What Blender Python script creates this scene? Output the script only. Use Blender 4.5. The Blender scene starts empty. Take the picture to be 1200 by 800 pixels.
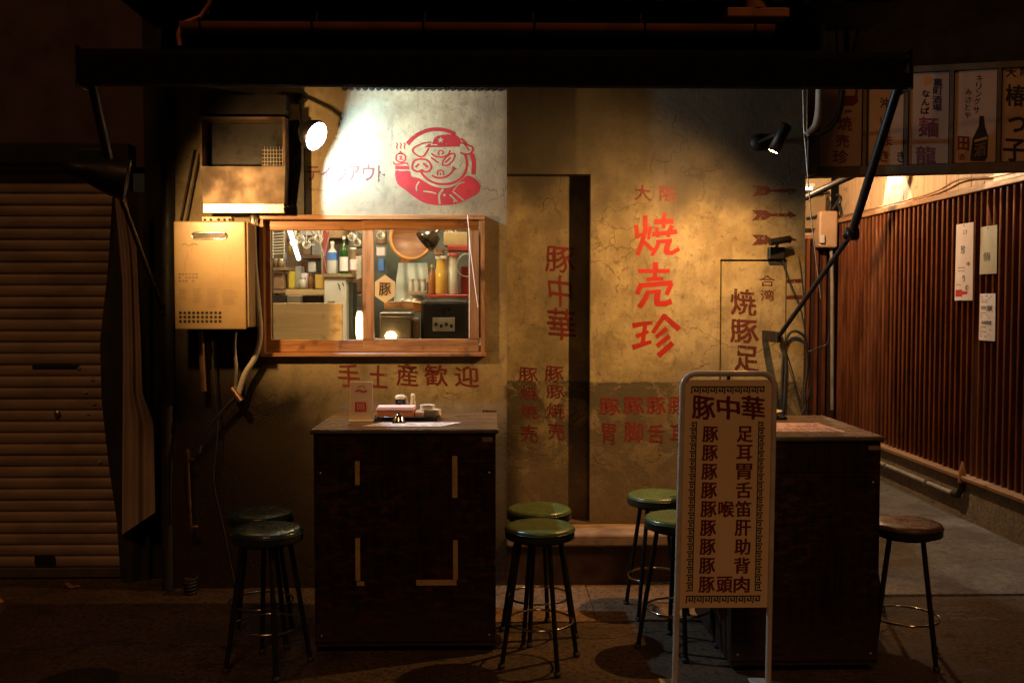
import bpy, math, random
from mathutils import Vector, Matrix, Quaternion
random.seed(7)
R = math.radians
PI = math.pi
scn = bpy.context.scene
COL = scn.collection

# ------------------------------------------------------------------ camera
F_PX, CAM_Y, CAM_Z = 1150.0, -5.45, 1.6
cam_d = bpy.data.cameras.new('camera')
cam = bpy.data.objects.new('camera', cam_d)
COL.objects.link(cam)
scn.camera = cam
cam_d.sensor_width = 36.0
cam_d.lens = F_PX / 1200.0 * 36.0
cam_d.clip_end = 500
cam_d.clip_start = 0.05
cam.location = (0, CAM_Y, CAM_Z)
PITCH = math.atan(47 / F_PX)
YAW = math.atan(22 / F_PX)
cam.rotation_euler = (R(90) - PITCH, 0, -YAW)
CAM_M = cam.rotation_euler.to_matrix()
CAM_P = Vector((0, CAM_Y, CAM_Z))

# ------------------------------------------------------------------ world, street light, exposure
w = bpy.data.worlds.new('World')
scn.world = w
w.use_nodes = True
bg = w.node_tree.nodes['Background']
bg.inputs[0].default_value = (1.0, 0.62, 0.36, 1)
bg.inputs[1].default_value = 0.008
sd = bpy.data.lights.new('street_glow', 'SUN')
sd.energy = 0.36
sd.angle = R(10)
sd.color = (1.0, 0.42, 0.15)
so = bpy.data.objects.new('street_glow', sd)
COL.objects.link(so)
so.rotation_euler = Vector((-0.10, 1.0, -1.15)).to_track_quat('-Z', 'Y').to_euler()
scn.view_settings.view_transform = 'Standard'
scn.view_settings.look = 'None'
scn.view_settings.gamma = 1
scn.view_settings.exposure = 0.0
scn.render.engine = 'CYCLES'
scn.cycles.use_denoising = True
scn.cycles.max_bounces = 8
scn.cycles.transparent_max_bounces = 12
scn.cycles.sample_clamp_indirect = 3


def P(px, py, Y):
    """the world point on the vertical plane y=Y that a photograph position belongs to"""
    d = CAM_M @ Vector(((px - 600) / F_PX, (400 - py) / F_PX, -1.0))
    t = (Y - CAM_P.y) / d.y
    return CAM_P + d * t


def RC(x0, y0, x1, y1, Y):
    """rectangle of the photograph on the plane y=Y -> x0, x1, z0, z1 in metres"""
    a = P(x0, (y0 + y1) / 2, Y).x
    b = P(x1, (y0 + y1) / 2, Y).x
    c = P((x0 + x1) / 2, y1, Y).z
    d = P((x0 + x1) / 2, y0, Y).z
    return a, b, c, d


# ------------------------------------------------------------------ mesh builder
class MB:
    def __init__(s):
        s.v = []; s.f = []; s.sm = []; s.mi = []

    def add(s, vs, fs, smooth=False, mi=0):
        b = len(s.v)
        s.v += [Vector(v) for v in vs]
        s.f += [tuple(i + b for i in f) for f in fs]
        s.sm += [smooth] * len(fs)
        s.mi += [mi] * len(fs)
        return s

    def box(s, x0, x1, y0, y1, z0, z1, c=0.0, mi=0, smooth=False):
        if x1 < x0: x0, x1 = x1, x0
        if y1 < y0: y0, y1 = y1, y0
        if z1 < z0: z0, z1 = z1, z0
        if c <= 0:
            vs = [(x, y, z) for z in (z0, z1) for y in (y0, y1) for x in (x0, x1)]
            s.add(vs, [(0, 2, 3, 1), (4, 5, 7, 6), (0, 1, 5, 4), (2, 6, 7, 3), (0, 4, 6, 2), (1, 3, 7, 5)], mi=mi)
            return s
        c = min(c, (x1 - x0) * .45, (y1 - y0) * .45, (z1 - z0) * .45)
        import bmesh
        bm = bmesh.new()
        r = bmesh.ops.create_cube(bm, size=1)
        for v in bm.verts:
            v.co = Vector(((x0 + x1) / 2 + v.co.x * (x1 - x0), (y0 + y1) / 2 + v.co.y * (y1 - y0), (z0 + z1) / 2 + v.co.z * (z1 - z0)))
        bmesh.ops.bevel(bm, geom=bm.edges[:], offset=c, segments=1 if c < .006 else 2, affect='EDGES', profile=.5)
        bm.verts.ensure_lookup_table()
        s.add([v.co.copy() for v in bm.verts], [tuple(v.index for v in f.verts) for f in bm.faces], mi=mi, smooth=smooth)
        bm.free()
        return s

    def tube(s, pts, r, n=10, r2=None, caps=True, mi=0, closed=False):
        pts = [Vector(p) for p in pts]
        k = len(pts)
        rs = [r + ((r2 if r2 is not None else r) - r) * i / max(1, k - 1) for i in range(k)]
        rings = []
        up = None
        for i, p in enumerate(pts):
            if closed:
                t = (pts[(i + 1) % k] - pts[i - 1]).normalized()
            elif i == 0: t = (pts[1] - pts[0]).normalized()
            elif i == k - 1: t = (pts[-1] - pts[-2]).normalized()
            else: t = ((pts[i + 1] - p).normalized() + (p - pts[i - 1]).normalized()).normalized()
            if up is None:
                up = Vector((0, 0, 1)) if abs(t.z) < .9 else Vector((1, 0, 0))
            a = t.cross(up).normalized(); b = a.cross(t).normalized(); up = b
            rings.append([p + a * math.cos(2 * PI * j / n) * rs[i] + b * math.sin(2 * PI * j / n) * rs[i] for j in range(n)])
        vs = [v for rg in rings for v in rg]
        fs = []
        for i in range(k if closed else k - 1):
            i2 = (i + 1) % k
            for j in range(n):
                fs.append((i * n + j, i2 * n + j, i2 * n + (j + 1) % n, i * n + (j + 1) % n))
        s.add(vs, fs, True, mi)
        if caps and not closed:
            s.add(rings[0], [tuple(range(n))], mi=mi)
            s.add(rings[-1], [tuple(range(n - 1, -1, -1))], mi=mi)
        return s

    def lathe(s, prof, n=24, origin=(0, 0, 0), axis=(0, 0, 1), mi=0, smooth=True):
        """prof: (radius, height) pairs"""
        q = Vector((0, 0, 1)).rotation_difference(Vector(axis).normalized())
        o = Vector(origin)
        vs = []
        for (r, h) in prof:
            for j in range(n):
                a = 2 * PI * j / n
                vs.append(o + q @ Vector((max(r, 1e-5) * math.cos(a), max(r, 1e-5) * math.sin(a), h)))
        fs = []
        for i in range(len(prof) - 1):
            for j in range(n):
                fs.append((i * n + j, i * n + (j + 1) % n, (i + 1) * n + (j + 1) % n, (i + 1) * n + j))
        s.add(vs, fs, smooth, mi)
        return s

    def prism(s, pts, depth, mi=0):
        """polygon pts (3d, planar) pushed along vector depth"""
        pts = [Vector(p) for p in pts]
        d = Vector(depth); n = len(pts)
        vs = pts + [p + d for p in pts]
        fs = [tuple(range(n)), tuple(range(2 * n - 1, n - 1, -1))] + [(i, i + n, (i + 1) % n + n, (i + 1) % n) for i in range(n)]
        s.add(vs, fs, mi=mi)
        return s

    def grid(s, fn, nu, nv, smooth=True, mi=0):
        vs = [fn(i / nu, j / nv) for j in range(nv + 1) for i in range(nu + 1)]
        fs = [(j * (nu + 1) + i, j * (nu + 1) + i + 1, (j + 1) * (nu + 1) + i + 1, (j + 1) * (nu + 1) + i) for j in range(nv) for i in range(nu)]
        s.add(vs, fs, smooth, mi)
        return s

    def build(s, name, mats, parent=None, label=None, origin=None, kind=None):
        if not s.v: return None
        if origin is None:
            lo = Vector([min(v[i] for v in s.v) for i in range(3)]); hi = Vector([max(v[i] for v in s.v) for i in range(3)])
            origin = (lo + hi) / 2
            origin.z = lo.z if parent is None else origin.z
        origin = Vector(origin)
        me = bpy.data.meshes.new(name)
        me.from_pydata([v - origin for v in s.v], [], s.f)
        if not isinstance(mats, (list, tuple)): mats = [mats]
        for m in mats: me.materials.append(m)
        me.polygons.foreach_set('use_smooth', s.sm)
        me.polygons.foreach_set('material_index', s.mi)
        me.update()
        o = bpy.data.objects.new(name, me)
        COL.objects.link(o)
        if parent is not None:
            o.parent = parent
            o.location = origin - WL(parent)
        else:
            o.location = origin
        if label: o['label'] = label
        if kind: o['kind'] = kind
        return o


def WL(o):
    l = Vector(o.location)
    while o.parent is not None:
        o = o.parent
        l += Vector(o.location)
    return l


def thing(name, label, cat, loc, group=None):
    o = bpy.data.objects.new(name, None)
    COL.objects.link(o)
    o.empty_display_size = .1
    o.location = loc
    o['label'] = label; o['category'] = cat
    if group: o['group'] = group
    return o


def tag(o, label, cat, group=None):
    o['label'] = label; o['category'] = cat
    if group: o['group'] = group
    return o


def dup(root, loc, rz=0, label=None):
    r = root.copy(); COL.objects.link(r); r.location = loc; r.rotation_euler = (0, 0, rz)
    if label: r['label'] = label
    for ch in list(root.children):
        c = ch.copy(); COL.objects.link(c); c.parent = r
        for g in list(ch.children):
            d = g.copy(); COL.objects.link(d); d.parent = c
    return r


# ------------------------------------------------------------------ materials
class NT:
    def __init__(s, name):
        s.m = bpy.data.materials.new(name); s.m.use_nodes = True
        s.t = s.m.node_tree; s.n = s.t.nodes; s.l = s.t.links
        s.b = s.n['Principled BSDF']; s.out = s.n['Material Output']
        g = s.n.new('ShaderNodeNewGeometry'); s.pos = g.outputs['Position']
        s._xyz = None

    def set(s, sock, v):
        i = s.b.inputs[sock]
        if hasattr(v, 'links') or isinstance(v, bpy.types.NodeSocket): s.l.new(v, i)
        elif isinstance(v, (tuple, list)) and len(v) == 3: i.default_value = (*v, 1)
        else: i.default_value = v

    def _in(s, sock, v):
        if isinstance(v, bpy.types.NodeSocket): s.l.new(v, sock)
        elif isinstance(v, (tuple, list)): sock.default_value = (*v, 1) if len(sock.default_value) == 4 and len(v) == 3 else v
        else: sock.default_value = v

    def math(s, op, a, b=0.0, c=0.0, clamp=False):
        n = s.n.new('ShaderNodeMath'); n.operation = op; n.use_clamp = clamp
        s._in(n.inputs[0], a); s._in(n.inputs[1], b); s._in(n.inputs[2], c)
        return n.outputs[0]

    def xyz(s):
        if s._xyz is None:
            n = s.n.new('ShaderNodeSeparateXYZ'); s.l.new(s.pos, n.inputs[0]); s._xyz = n.outputs
        return s._xyz

    def noise(s, scale, detail=4, stretch=(1, 1, 1), rough=.55, off=(0, 0, 0), dist=0.0):
        mp = s.n.new('ShaderNodeMapping'); mp.inputs['Scale'].default_value = stretch; mp.inputs['Location'].default_value = off
        s.l.new(s.pos, mp.inputs[0])
        n = s.n.new('ShaderNodeTexNoise'); n.inputs['Scale'].default_value = scale; n.inputs['Detail'].default_value = detail
        n.inputs['Roughness'].default_value = rough; n.inputs['Distortion'].default_value = dist
        s.l.new(mp.outputs[0], n.inputs['Vector'])
        return n.outputs[0]

    def smooth(s, v, a, b, lo=0.0, hi=1.0):
        n = s.n.new('ShaderNodeMapRange'); n.interpolation_type = 'SMOOTHSTEP'
        s._in(n.inputs[0], v); n.inputs[1].default_value = a; n.inputs[2].default_value = b
        n.inputs[3].default_value = lo; n.inputs[4].default_value = hi
        return n.outputs[0]

    def mix(s, f, a, b):
        n = s.n.new('ShaderNodeMix'); n.data_type = 'RGBA'
        s._in(n.inputs[0], f); s._in(n.inputs[6], a); s._in(n.inputs[7], b)
        return n.outputs[2]

    def bump(s, h, strength=.3, dist=.01):
        n = s.n.new('ShaderNodeBump'); n.inputs['Strength'].default_value = strength; n.inputs['Distance'].default_value = dist
        s._in(n.inputs['Height'], h); s.l.new(n.outputs[0], s.b.inputs['Normal'])


def mat(name, c1, c2=None, rough=.6, metal=0.0, ns=8, stretch=(1, 1, 1), bump=0.0, lo=.35, hi=.7, rvar=.12, spec=.5):
    t = NT(name)
    if c2 is None: c2 = tuple(x * .72 for x in c1)
    n = t.noise(ns, 5, stretch)
    f = t.smooth(n, lo, hi)
    t.set('Base Color', t.mix(f, c1, c2))
    t.set('Roughness', t.smooth(t.noise(ns * 1.7, 3, stretch, off=(3, 1, 2)), .3, .7, max(.03, rough - rvar), min(1, rough + rvar)))
    t.set('Metallic', metal)
    t.b.inputs['Specular IOR Level'].default_value = spec
    if bump: t.bump(t.noise(ns * 6, 4, stretch), bump, .004)
    return t.m


def emit(name, col, strength):
    t = NT(name)
    t.set('Base Color', (0.8, 0.8, 0.8))
    t.set('Emission Color', col); t.b.inputs['Emission Strength'].default_value = strength
    return t.m


def wood(name, c1, c2, rough=.45, along='x', ns=6, bump=.15):
    t = NT(name)
    st = {'x': (.6, 8, 8), 'z': (8, 8, .6), 'y': (8, .6, 8)}[along]
    n = t.noise(ns, 6, st, .6, dist=.6)
    f = t.smooth(n, .35, .66)
    c = t.mix(f, c1, c2)
    wr = t.smooth(t.noise(9, 4), .55, .75)
    c = t.mix(wr, c, tuple(x * .45 for x in c2))
    t.set('Base Color', c); t.set('Roughness', t.smooth(n, .2, .8, rough - .12, rough + .15))
    t.bump(n, bump, .002)
    return t.m


def plaster():
    t = NT('aged_plaster')
    X, Y, Z = t.xyz()
    big = t.noise(1.3, 4, off=(4, 0, 2))
    mid = t.noise(5, 6, rough=.65)
    fine = t.noise(38, 5, rough=.7)
    streak = t.noise(3.0, 6, (2.6, 1, .5), .68)
    c = t.mix(t.smooth(mid, .33, .68), (.41, .34, .195), (.24, .19, .105))
    c = t.mix(t.smooth(big, .42, .62, 0, .8), c, (.17, .14, .095))
    c = t.mix(t.smooth(streak, .50, .74, 0, .5), c, (.16, .135, .10))
    c = t.mix(t.smooth(fine, .54, .70, 0, .62), c, (.12, .095, .06))
    vo = t.n.new('ShaderNodeTexVoronoi'); vo.feature = 'DISTANCE_TO_EDGE'; vo.inputs['Scale'].default_value = 1.7
    va = t.n.new('ShaderNodeVectorMath'); va.operation = 'MULTIPLY_ADD'
    cn = t.n.new('ShaderNodeTexNoise'); cn.inputs['Scale'].default_value = 4.0; cn.inputs['Detail'].default_value = 6; t.l.new(t.pos, cn.inputs['Vector'])
    t.l.new(cn.outputs[1], va.inputs[0]); va.inputs[1].default_value = (.55, .55, .55); t.l.new(t.pos, va.inputs[2]); t.l.new(va.outputs[0], vo.inputs['Vector'])
    crack = t.math('MULTIPLY', t.smooth(vo.outputs['Distance'], .002, .009, 1, 0), t.smooth(t.noise(2.1, 3, off=(7, 7, 7)), .48, .58))
    c = t.mix(t.math('MULTIPLY', crack, .38), c, (.07, .05, .03))
    drip = t.noise(8, 6, (2, 1, .4), .7, off=(3, 0, 8))
    c = t.mix(t.smooth(drip, .52, .74, 0, .42), c, (.10, .08, .055))
    blot = t.noise(9, 5, (1, 1, .8), .6, off=(9, 2, 7), dist=.8)
    c = t.mix(t.smooth(blot, .56, .72, 0, .5), c, (.10, .085, .058))
    # the band of peeling wash and grime below the painted line (sharp top edge, patchy)
    edge = t.math('ADD', Z, t.math('MULTIPLY', t.math('SUBTRACT', fine, .5), .03))
    below = t.smooth(edge, 1.118, 1.138, 1, 0)
    fade = t.smooth(Z, .35, 1.1, .35, 1.0)
    patch = t.smooth(t.noise(5.2, 7, (1, 1, 1.0), .7, off=(1.7, 0, 5.1), dist=.5), .42, .53)
    rx = t.smooth(X, .05, .08, 0, 1)
    below = t.math('MULTIPLY', below, rx)
    grim = t.math('MULTIPLY', t.math('MULTIPLY', below, patch), fade)
    c = t.mix(t.math('MULTIPLY', grim, .9), c, (.035, .042, .042))
    c = t.mix(t.math('MULTIPLY', below, t.smooth(mid, .3, .7, .25, .72)), c, (.12, .088, .05))
    # darker towards the pavement
    low = t.smooth(t.math('ADD', Z, t.math('MULTIPLY', mid, .5)), .45, .95, .8, 0)
    c = t.mix(low, c, (.09, .06, .04))
    # sooty lower left of the wall, darker again below the heater
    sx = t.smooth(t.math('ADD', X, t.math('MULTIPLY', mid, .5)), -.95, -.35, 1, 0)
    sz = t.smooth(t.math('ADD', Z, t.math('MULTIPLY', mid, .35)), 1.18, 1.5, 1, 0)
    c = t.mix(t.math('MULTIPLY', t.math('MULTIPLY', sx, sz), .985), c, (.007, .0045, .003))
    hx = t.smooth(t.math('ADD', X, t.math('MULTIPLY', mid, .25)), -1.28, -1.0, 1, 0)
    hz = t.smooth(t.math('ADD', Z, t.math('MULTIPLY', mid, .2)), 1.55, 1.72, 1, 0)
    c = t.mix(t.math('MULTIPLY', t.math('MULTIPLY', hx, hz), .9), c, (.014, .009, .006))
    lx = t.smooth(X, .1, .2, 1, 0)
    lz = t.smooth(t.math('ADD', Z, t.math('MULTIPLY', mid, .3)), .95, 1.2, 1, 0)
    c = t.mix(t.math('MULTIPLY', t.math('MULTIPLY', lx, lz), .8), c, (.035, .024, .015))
    # grime plus painted lamp falloff below the eaves, right of the takeaway window
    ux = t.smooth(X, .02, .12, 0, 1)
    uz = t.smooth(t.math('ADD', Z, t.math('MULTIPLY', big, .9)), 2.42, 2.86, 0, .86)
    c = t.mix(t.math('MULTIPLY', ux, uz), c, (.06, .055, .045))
    t.set('Base Color', c)
    t.set('Roughness', t.smooth(mid, .3, .7, .62, .9)); t.b.inputs['Specular IOR Level'].default_value = .18
    h = t.math('ADD', t.math('MULTIPLY', mid, .7), t.math('MULTIPLY', fine, .35))
    h = t.math('ADD', h, t.math('MULTIPLY', grim, -.35)); h = t.math('ADD', h, t.math('MULTIPLY', crack, -.5))
    t.bump(h, .55, .012)
    return t.m


def paint(name, col, wear=.56, rough=.6):
    """wall paint, worn through to nothing in small flecks"""
    t = NT(name)
    n = t.noise(45, 5, rough=.7)
    n2 = t.noise(7, 4, off=(2, 2, 2))
    c = t.mix(t.smooth(n2, .3, .7), col, tuple(x * .68 for x in col))
    t.set('Base Color', c); t.set('Roughness', rough)
    a = t.smooth(t.math('ADD', n, t.math('MULTIPLY', n2, .22)), wear + .07, wear + .15, 1, 0)
    t.set('Alpha', a)
    return t.m


def ground_mat(name, c1, c2, c3):
    t = NT(name)
    a = t.noise(2.2, 6, rough=.65); b = t.noise(42, 5, rough=.75); d = t.noise(190, 3)
    c = t.mix(t.smooth(a, .35, .65), c1, c2)
    c = t.mix(t.smooth(b, .47, .60, 0, .9), c, c3); e_ = t.noise(9, 5, rough=.7, off=(3, 3, 3)); c = t.mix(t.smooth(e_, .52, .66, 0, .65), c, c3)
    c = t.mix(t.smooth(d, .62, .7, 0, .7), c, tuple(min(1, x * 2.3) for x in c1))
    t.set('Base Color', c); t.set('Roughness', t.smooth(a, .3, .7, .5, .9)); t.b.inputs['Specular IOR Level'].default_value = .3
    h = t.math('ADD', t.math('MULTIPLY', b, .6), t.math('MULTIPLY', a, 1.2))
    t.bump(t.math('ADD', h, t.math('MULTIPLY', d, .4)), .9, .02)
    return t.m


def scuffed_wood():
    t = NT('scuffed_dark_wood')
    g_ = t.noise(5, 6, (9, 9, .5), .6, dist=.5)
    c = t.mix(t.smooth(g_, .35, .65), (.022, .008, .005), (.009, .0035, .0025))
    sc_ = t.noise(13, 6, (1, 1, 2.6), .72, off=(5, 1, 3)); big_ = t.noise(2.6, 4, off=(1, 1, 8))
    m_ = t.math('MULTIPLY', t.smooth(sc_, .49, .60), t.smooth(big_, .36, .54))
    c = t.mix(t.math('MULTIPLY', m_, .42), c, (.10, .040, .024))
    scr = t.noise(60, 3, (.25, 1, 6), .6)
    c = t.mix(t.smooth(scr, .67, .74, 0, .6), c, (.12, .06, .035))
    lowz = t.smooth(t.math('ADD', t.xyz()[2], t.math('MULTIPLY', sc_, .25)), .16, .42, .6, 0)
    c = t.mix(lowz, c, (.05, .032, .022))
    t.set('Base Color', c); t.set('Roughness', t.smooth(sc_, .3, .7, .42, .75)); t.b.inputs['Specular IOR Level'].default_value = .3
    t.bump(t.math('ADD', g_, t.math('MULTIPLY', sc_, .8)), .35, .004)
    return t.m


def glass_mat():
    m = bpy.data.materials.new('window_glass'); m.use_nodes = True
    n = m.node_tree.nodes; l = m.node_tree.links
    n.clear()
    o = n.new('ShaderNodeOutputMaterial'); mx = n.new('ShaderNodeMixShader'); tr = n.new('ShaderNodeBsdfTransparent'); gl = n.new('ShaderNodeBsdfGlossy')
    tr.inputs[0].default_value = (.94, .95, .92, 1); gl.inputs['Roughness'].default_value = .04
    fr = n.new('ShaderNodeFresnel'); fr.inputs[0].default_value = 1.45
    l.new(fr.outputs[0], mx.inputs[0]); l.new(tr.outputs[0], mx.inputs[1]); l.new(gl.outputs[0], mx.inputs[2]); l.new(mx.outputs[0], o.inputs[0])
    return m


M = dict(
    plaster=plaster(), glass=glass_mat(),
    asphalt=ground_mat('asphalt', (.078, .050, .029), (.125, .080, .045), (.026, .018, .012)),
    concrete=ground_mat('concrete', (.20, .175, .14), (.13, .11, .088), (.09, .075, .06)),
    red=paint('red_paint', (.42, .012, .006), .67), redd=paint('dark_red_paint', (.17, .014, .010), .60), maroon=paint('maroon_paint', (.10, .014, .010), .58),
    faint=paint('faded_paint', (.15, .03, .02), .46),
    black=mat('black_metal', (.012, .012, .012), (.02, .018, .016), .45, .3, bump=.1),
    rubber=mat('black_rubber', (.015, .014, .013), (.028, .025, .022), .6),
    awning=mat('awning_cloth', (.007, .007, .008), (.010, .010, .009), .9, bump=.1, spec=.1),
    steel=mat('stainless_steel', (.50, .46, .40), (.44, .40, .34), .42, .95, ns=9, bump=.05, rvar=.05),
    chrome=mat('chrome', (.7, .68, .64), (.5, .47, .42), .16, 1.0, rvar=.06),
    copper=mat('copper_pipe', (.35, .20, .12), (.20, .13, .08), .35, .8),
    pvc=mat('grey_pipe', (.42, .38, .32), (.28, .25, .2), .5),
    cream=mat('cream_enamel', (.30, .215, .11), (.23, .16, .08), .45, ns=3, bump=.03),
    frame_wood=wood('orange_wood', (.38, .19, .075), (.22, .095, .035), .38, 'x'),
    frame_wood_v=wood('orange_wood_upright', (.38, .19, .075), (.22, .095, .035), .38, 'z'),
    dark_wood=scuffed_wood(), _w=wood('dark_brown_wood', (.011, .0042, .0026), (.006, .0024, .0016), .6, 'z'),
    top_wood=wood('worn_table_wood', (.16, .105, .06), (.075, .045, .026), .26, 'x', 4, .08),
    board_wood=wood('pale_board_wood', (.60, .42, .20), (.50, .33, .15), .55, 'x', 3),
    bamboo=wood('bamboo_rim', (.55, .28, .09), (.4, .18, .05), .5, 'x'),
    basket=wood('brown_lid', (.20, .085, .03), (.12, .045, .018), .5, 'x'),
    tape=mat('masking_tape', (.52, .38, .17), (.42, .29, .12), .7, ns=30),
    shutter=mat('shutter_metal', (.33, .25, .18), (.21, .155, .11), .6, .1, ns=3, stretch=(1, 1, 3), bump=.15),
    left_wall=mat('brown_render', (.085, .050, .040), (.06, .034, .028), .85, ns=4, bump=.4),
    tarp=mat('canvas_tarp', (.42, .33, .25), (.31, .24, .175), .85, ns=5, stretch=(3, 1, .5), bump=.3),
    tarp_dark=mat('black_tarp', (.022, .019, .016), (.035, .03, .025), .6, ns=4),
    dark_wall=mat('soot_black_wall', (.018, .014, .012), (.010, .008, .007), .9, ns=4, bump=.4),
    tile=mat('grey_roof_tile', (.12, .11, .10), (.06, .055, .05), .45, ns=9, bump=.3),
    gutter=mat('copper_gutter', (.42, .16, .08), (.26, .10, .05), .5, .3, ns=4),
    seat_green=mat('green_vinyl', (.080, .125, .040), (.062, .10, .034), .30, ns=12, rvar=.06, bump=.35),
    seat_teal=mat('dark_teal_vinyl', (.017, .040, .035), (.012, .032, .028), .26, ns=12, rvar=.06, bump=.35),
    seat_brown=mat('brown_vinyl', (.12, .058, .035), (.09, .043, .027), .35, ns=12, bump=.35),
    seat_side=mat('dark_seat_band', (.02, .028, .02), (.015, .02, .016), .4),
    sign_cream=mat('sign_board_cream', (.86, .68, .44), (.80, .61, .37), .45, ns=2.5),
    white_tube=mat('white_enamel_tube', (.62, .58, .50), (.50, .45, .36), .3, ns=12, rvar=.06),
    meander=mat('dark_green_print', (.028, .045, .030), (.022, .036, .025), .5),
    maroon_print=mat('maroon_print', (.16, .012, .018), (.12, .01, .014), .5),
    slat=mat('red_brown_slat', (.22, .075, .032), (.09, .031, .015), .17, ns=5, stretch=(3, 3, .4), rvar=.1),
    slat_back=mat('slat_backing', (.045, .014, .008), (.03, .01, .006), .8),
    siding=wood('siding_board', (.62, .46, .30), (.54, .36, .21), .55, 'z', 3, .05),
    rail=wood('pale_rail', (.40, .23, .12), (.3, .16, .08), .5, 'y'),
    base_conc=ground_mat('base_concrete', (.42, .34, .25), (.32, .25, .18), (.2, .16, .12)),
    box_sign=mat('shop_sign_acrylic', (.42, .28, .19), (.36, .235, .155), .4, ns=4),
    sign_frame=mat('sign_frame', (.11, .085, .055), (.08, .06, .04), .6),
    print_red=mat('print_red', (.15, .018, .03), None, .5), print_black=mat('print_black', (.012, .010, .012), None, .5),
    print_blue=mat('print_navy', (.02, .02, .05), None, .5), print_lilac=mat('print_plum', (.17, .04, .06), None, .5),
    print_orange=mat('print_orange', (.55, .2, .04), None, .5),
    paper=mat('white_paper', (.86, .78, .80), (.80, .72, .72), .7, ns=6), paper_tan=mat('tan_paper', (.48, .43, .30), (.42, .37, .25), .7, ns=6),
    print_grey=mat('print_grey', (.16, .14, .13), None, .6), print_pale=mat('print_pale', (.42, .37, .34), None, .6), stamp=mat('red_stamp', (.6, .03, .05), None, .6),
    pink=mat('pink_paper', (.86, .62, .60), (.82, .55, .52), .7), orange=mat('orange_card', (.75, .30, .12), (.68, .24, .09), .6),
    plate=mat('white_plate', (.78, .74, .64), (.72, .68, .57), .25), black_gloss=mat('black_plastic', (.012, .012, .012), None, .25),
    card=mat('menu_card', (.72, .58, .44), (.66, .52, .38), .5),
    kwall=mat('kitchen_wall', (.22, .16, .10), (.12, .08, .05), .6, ns=5), kgreen=mat('grey_green_steel', (.085, .095, .075), (.05, .055, .045), .5),
    white=mat('white_enamel', (.70, .68, .60), (.58, .55, .46), .4, ns=6), apron=mat('pale_blue_cloth', (.52, .60, .60), (.40, .48, .49), .85, ns=9),
    green_glass=mat('green_bottle_glass', (.02, .09, .015), None, .1), blue=mat('blue_label', (.08, .22, .62), None, .5), clearish=mat('clear_plastic', (.60, .62, .60), None, .15),
    yellow=mat('yellow_pickle_jar', (.62, .42, .10), (.5, .33, .07), .2), amber=mat('amber_bottle', (.30, .12, .04), None, .15), redbox=mat('red_box', (.35, .04, .03), None, .5),
    yellowbox=mat('yellow_box', (.75, .6, .08), None, .5), dark=mat('dark_machine', (.02, .018, .016), (.03, .026, .02), .35),
    foil=mat('pale_grey_tub', (.36, .36, .33), (.2, .2, .18), .4), brownish=mat('brown_box', (.28, .17, .09), (.2, .12, .06), .7),
    white_lens=emit('white_lamp_lens', (.90, .96, 1.0), 40), warm_lens=emit('warm_lamp_lens', (1.0, .62, .28), 60), warm_dim=emit('warm_lamp_reflector', (1.0, .6, .3), 3),
    tube_lamp=emit('fluorescent_tube', (.92, .97, 1.0), 3.5), amber_glow=emit('warm_glow', (1.0, .68, .28), 5), alley_bulb=emit('alley_bulb', (1.0, .70, .38), 14),
)

# ------------------------------------------------------------------ lettering
_gc = {}


def glyph(ch, bold=0.0):
    k = (ch, bold)
    if k not in _gc:
        c = bpy.data.curves.new('lettering', 'FONT'); c.body = ch; c.size = 1; c.resolution_u = 2; c.offset = bold
        o = bpy.data.objects.new('lettering', c); COL.objects.link(o)
        bpy.context.view_layer.update()
        me = bpy.data.meshes.new_from_object(o.evaluated_get(bpy.context.evaluated_depsgraph_get()))
        vs = [(v.co.x, v.co.y) for v in me.vertices]; fs = [tuple(p.vertices) for p in me.polygons]
        bpy.data.objects.remove(o); bpy.data.meshes.remove(me); bpy.data.curves.remove(c)
        x0 = min(v[0] for v in vs); x1 = max(v[0] for v in vs); y0 = min(v[1] for v in vs); y1 = max(v[1] for v in vs)
        vs = [((x - x0) / (x1 - x0), (y - y0) / (y1 - y0)) for x, y in vs]
        _gc[k] = (vs, fs)
    return _gc[k]


def put(mb, ch, fn, u0, v0, u1, v1, bold=.02, slant=0.0, heavy=0.0, wob=0.0, mi=0):
    """a character filling the rectangle u0..u1, v0 (bottom)..v1 (top); fn(u, v, layer) -> point"""
    vs, fs = glyph(ch, .004)
    sh = random.uniform(-1, 1) * wob
    b = max(0.0, bold); hx = b * .5 + heavy / 2
    offs = [(0.0, 0.0)] if b <= 0 and not heavy else [(-hx, -b * .4), (hx, b * .4), (-hx, b * .4), (hx, -b * .4), (0, 0)]
    for k, (dx, dy) in enumerate(offs):
        pts = []
        for (a, b) in vs:
            aa = a + sh * (b - .5) + wob * .7 * math.sin(b * 7 + sh * 9)
            bb = b + slant * (a - .5) + wob * .5 * math.sin(a * 6 + sh * 5)
            pts.append(fn(u0 + (u1 - u0) * (aa + dx), v0 + (v1 - v0) * (bb + dy), k))
        mb.add(pts, fs, mi=mi)


def on_wall(Y):
    return lambda u, v, k=0: P(u, v, Y - .0008 - .00012 * k)


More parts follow.
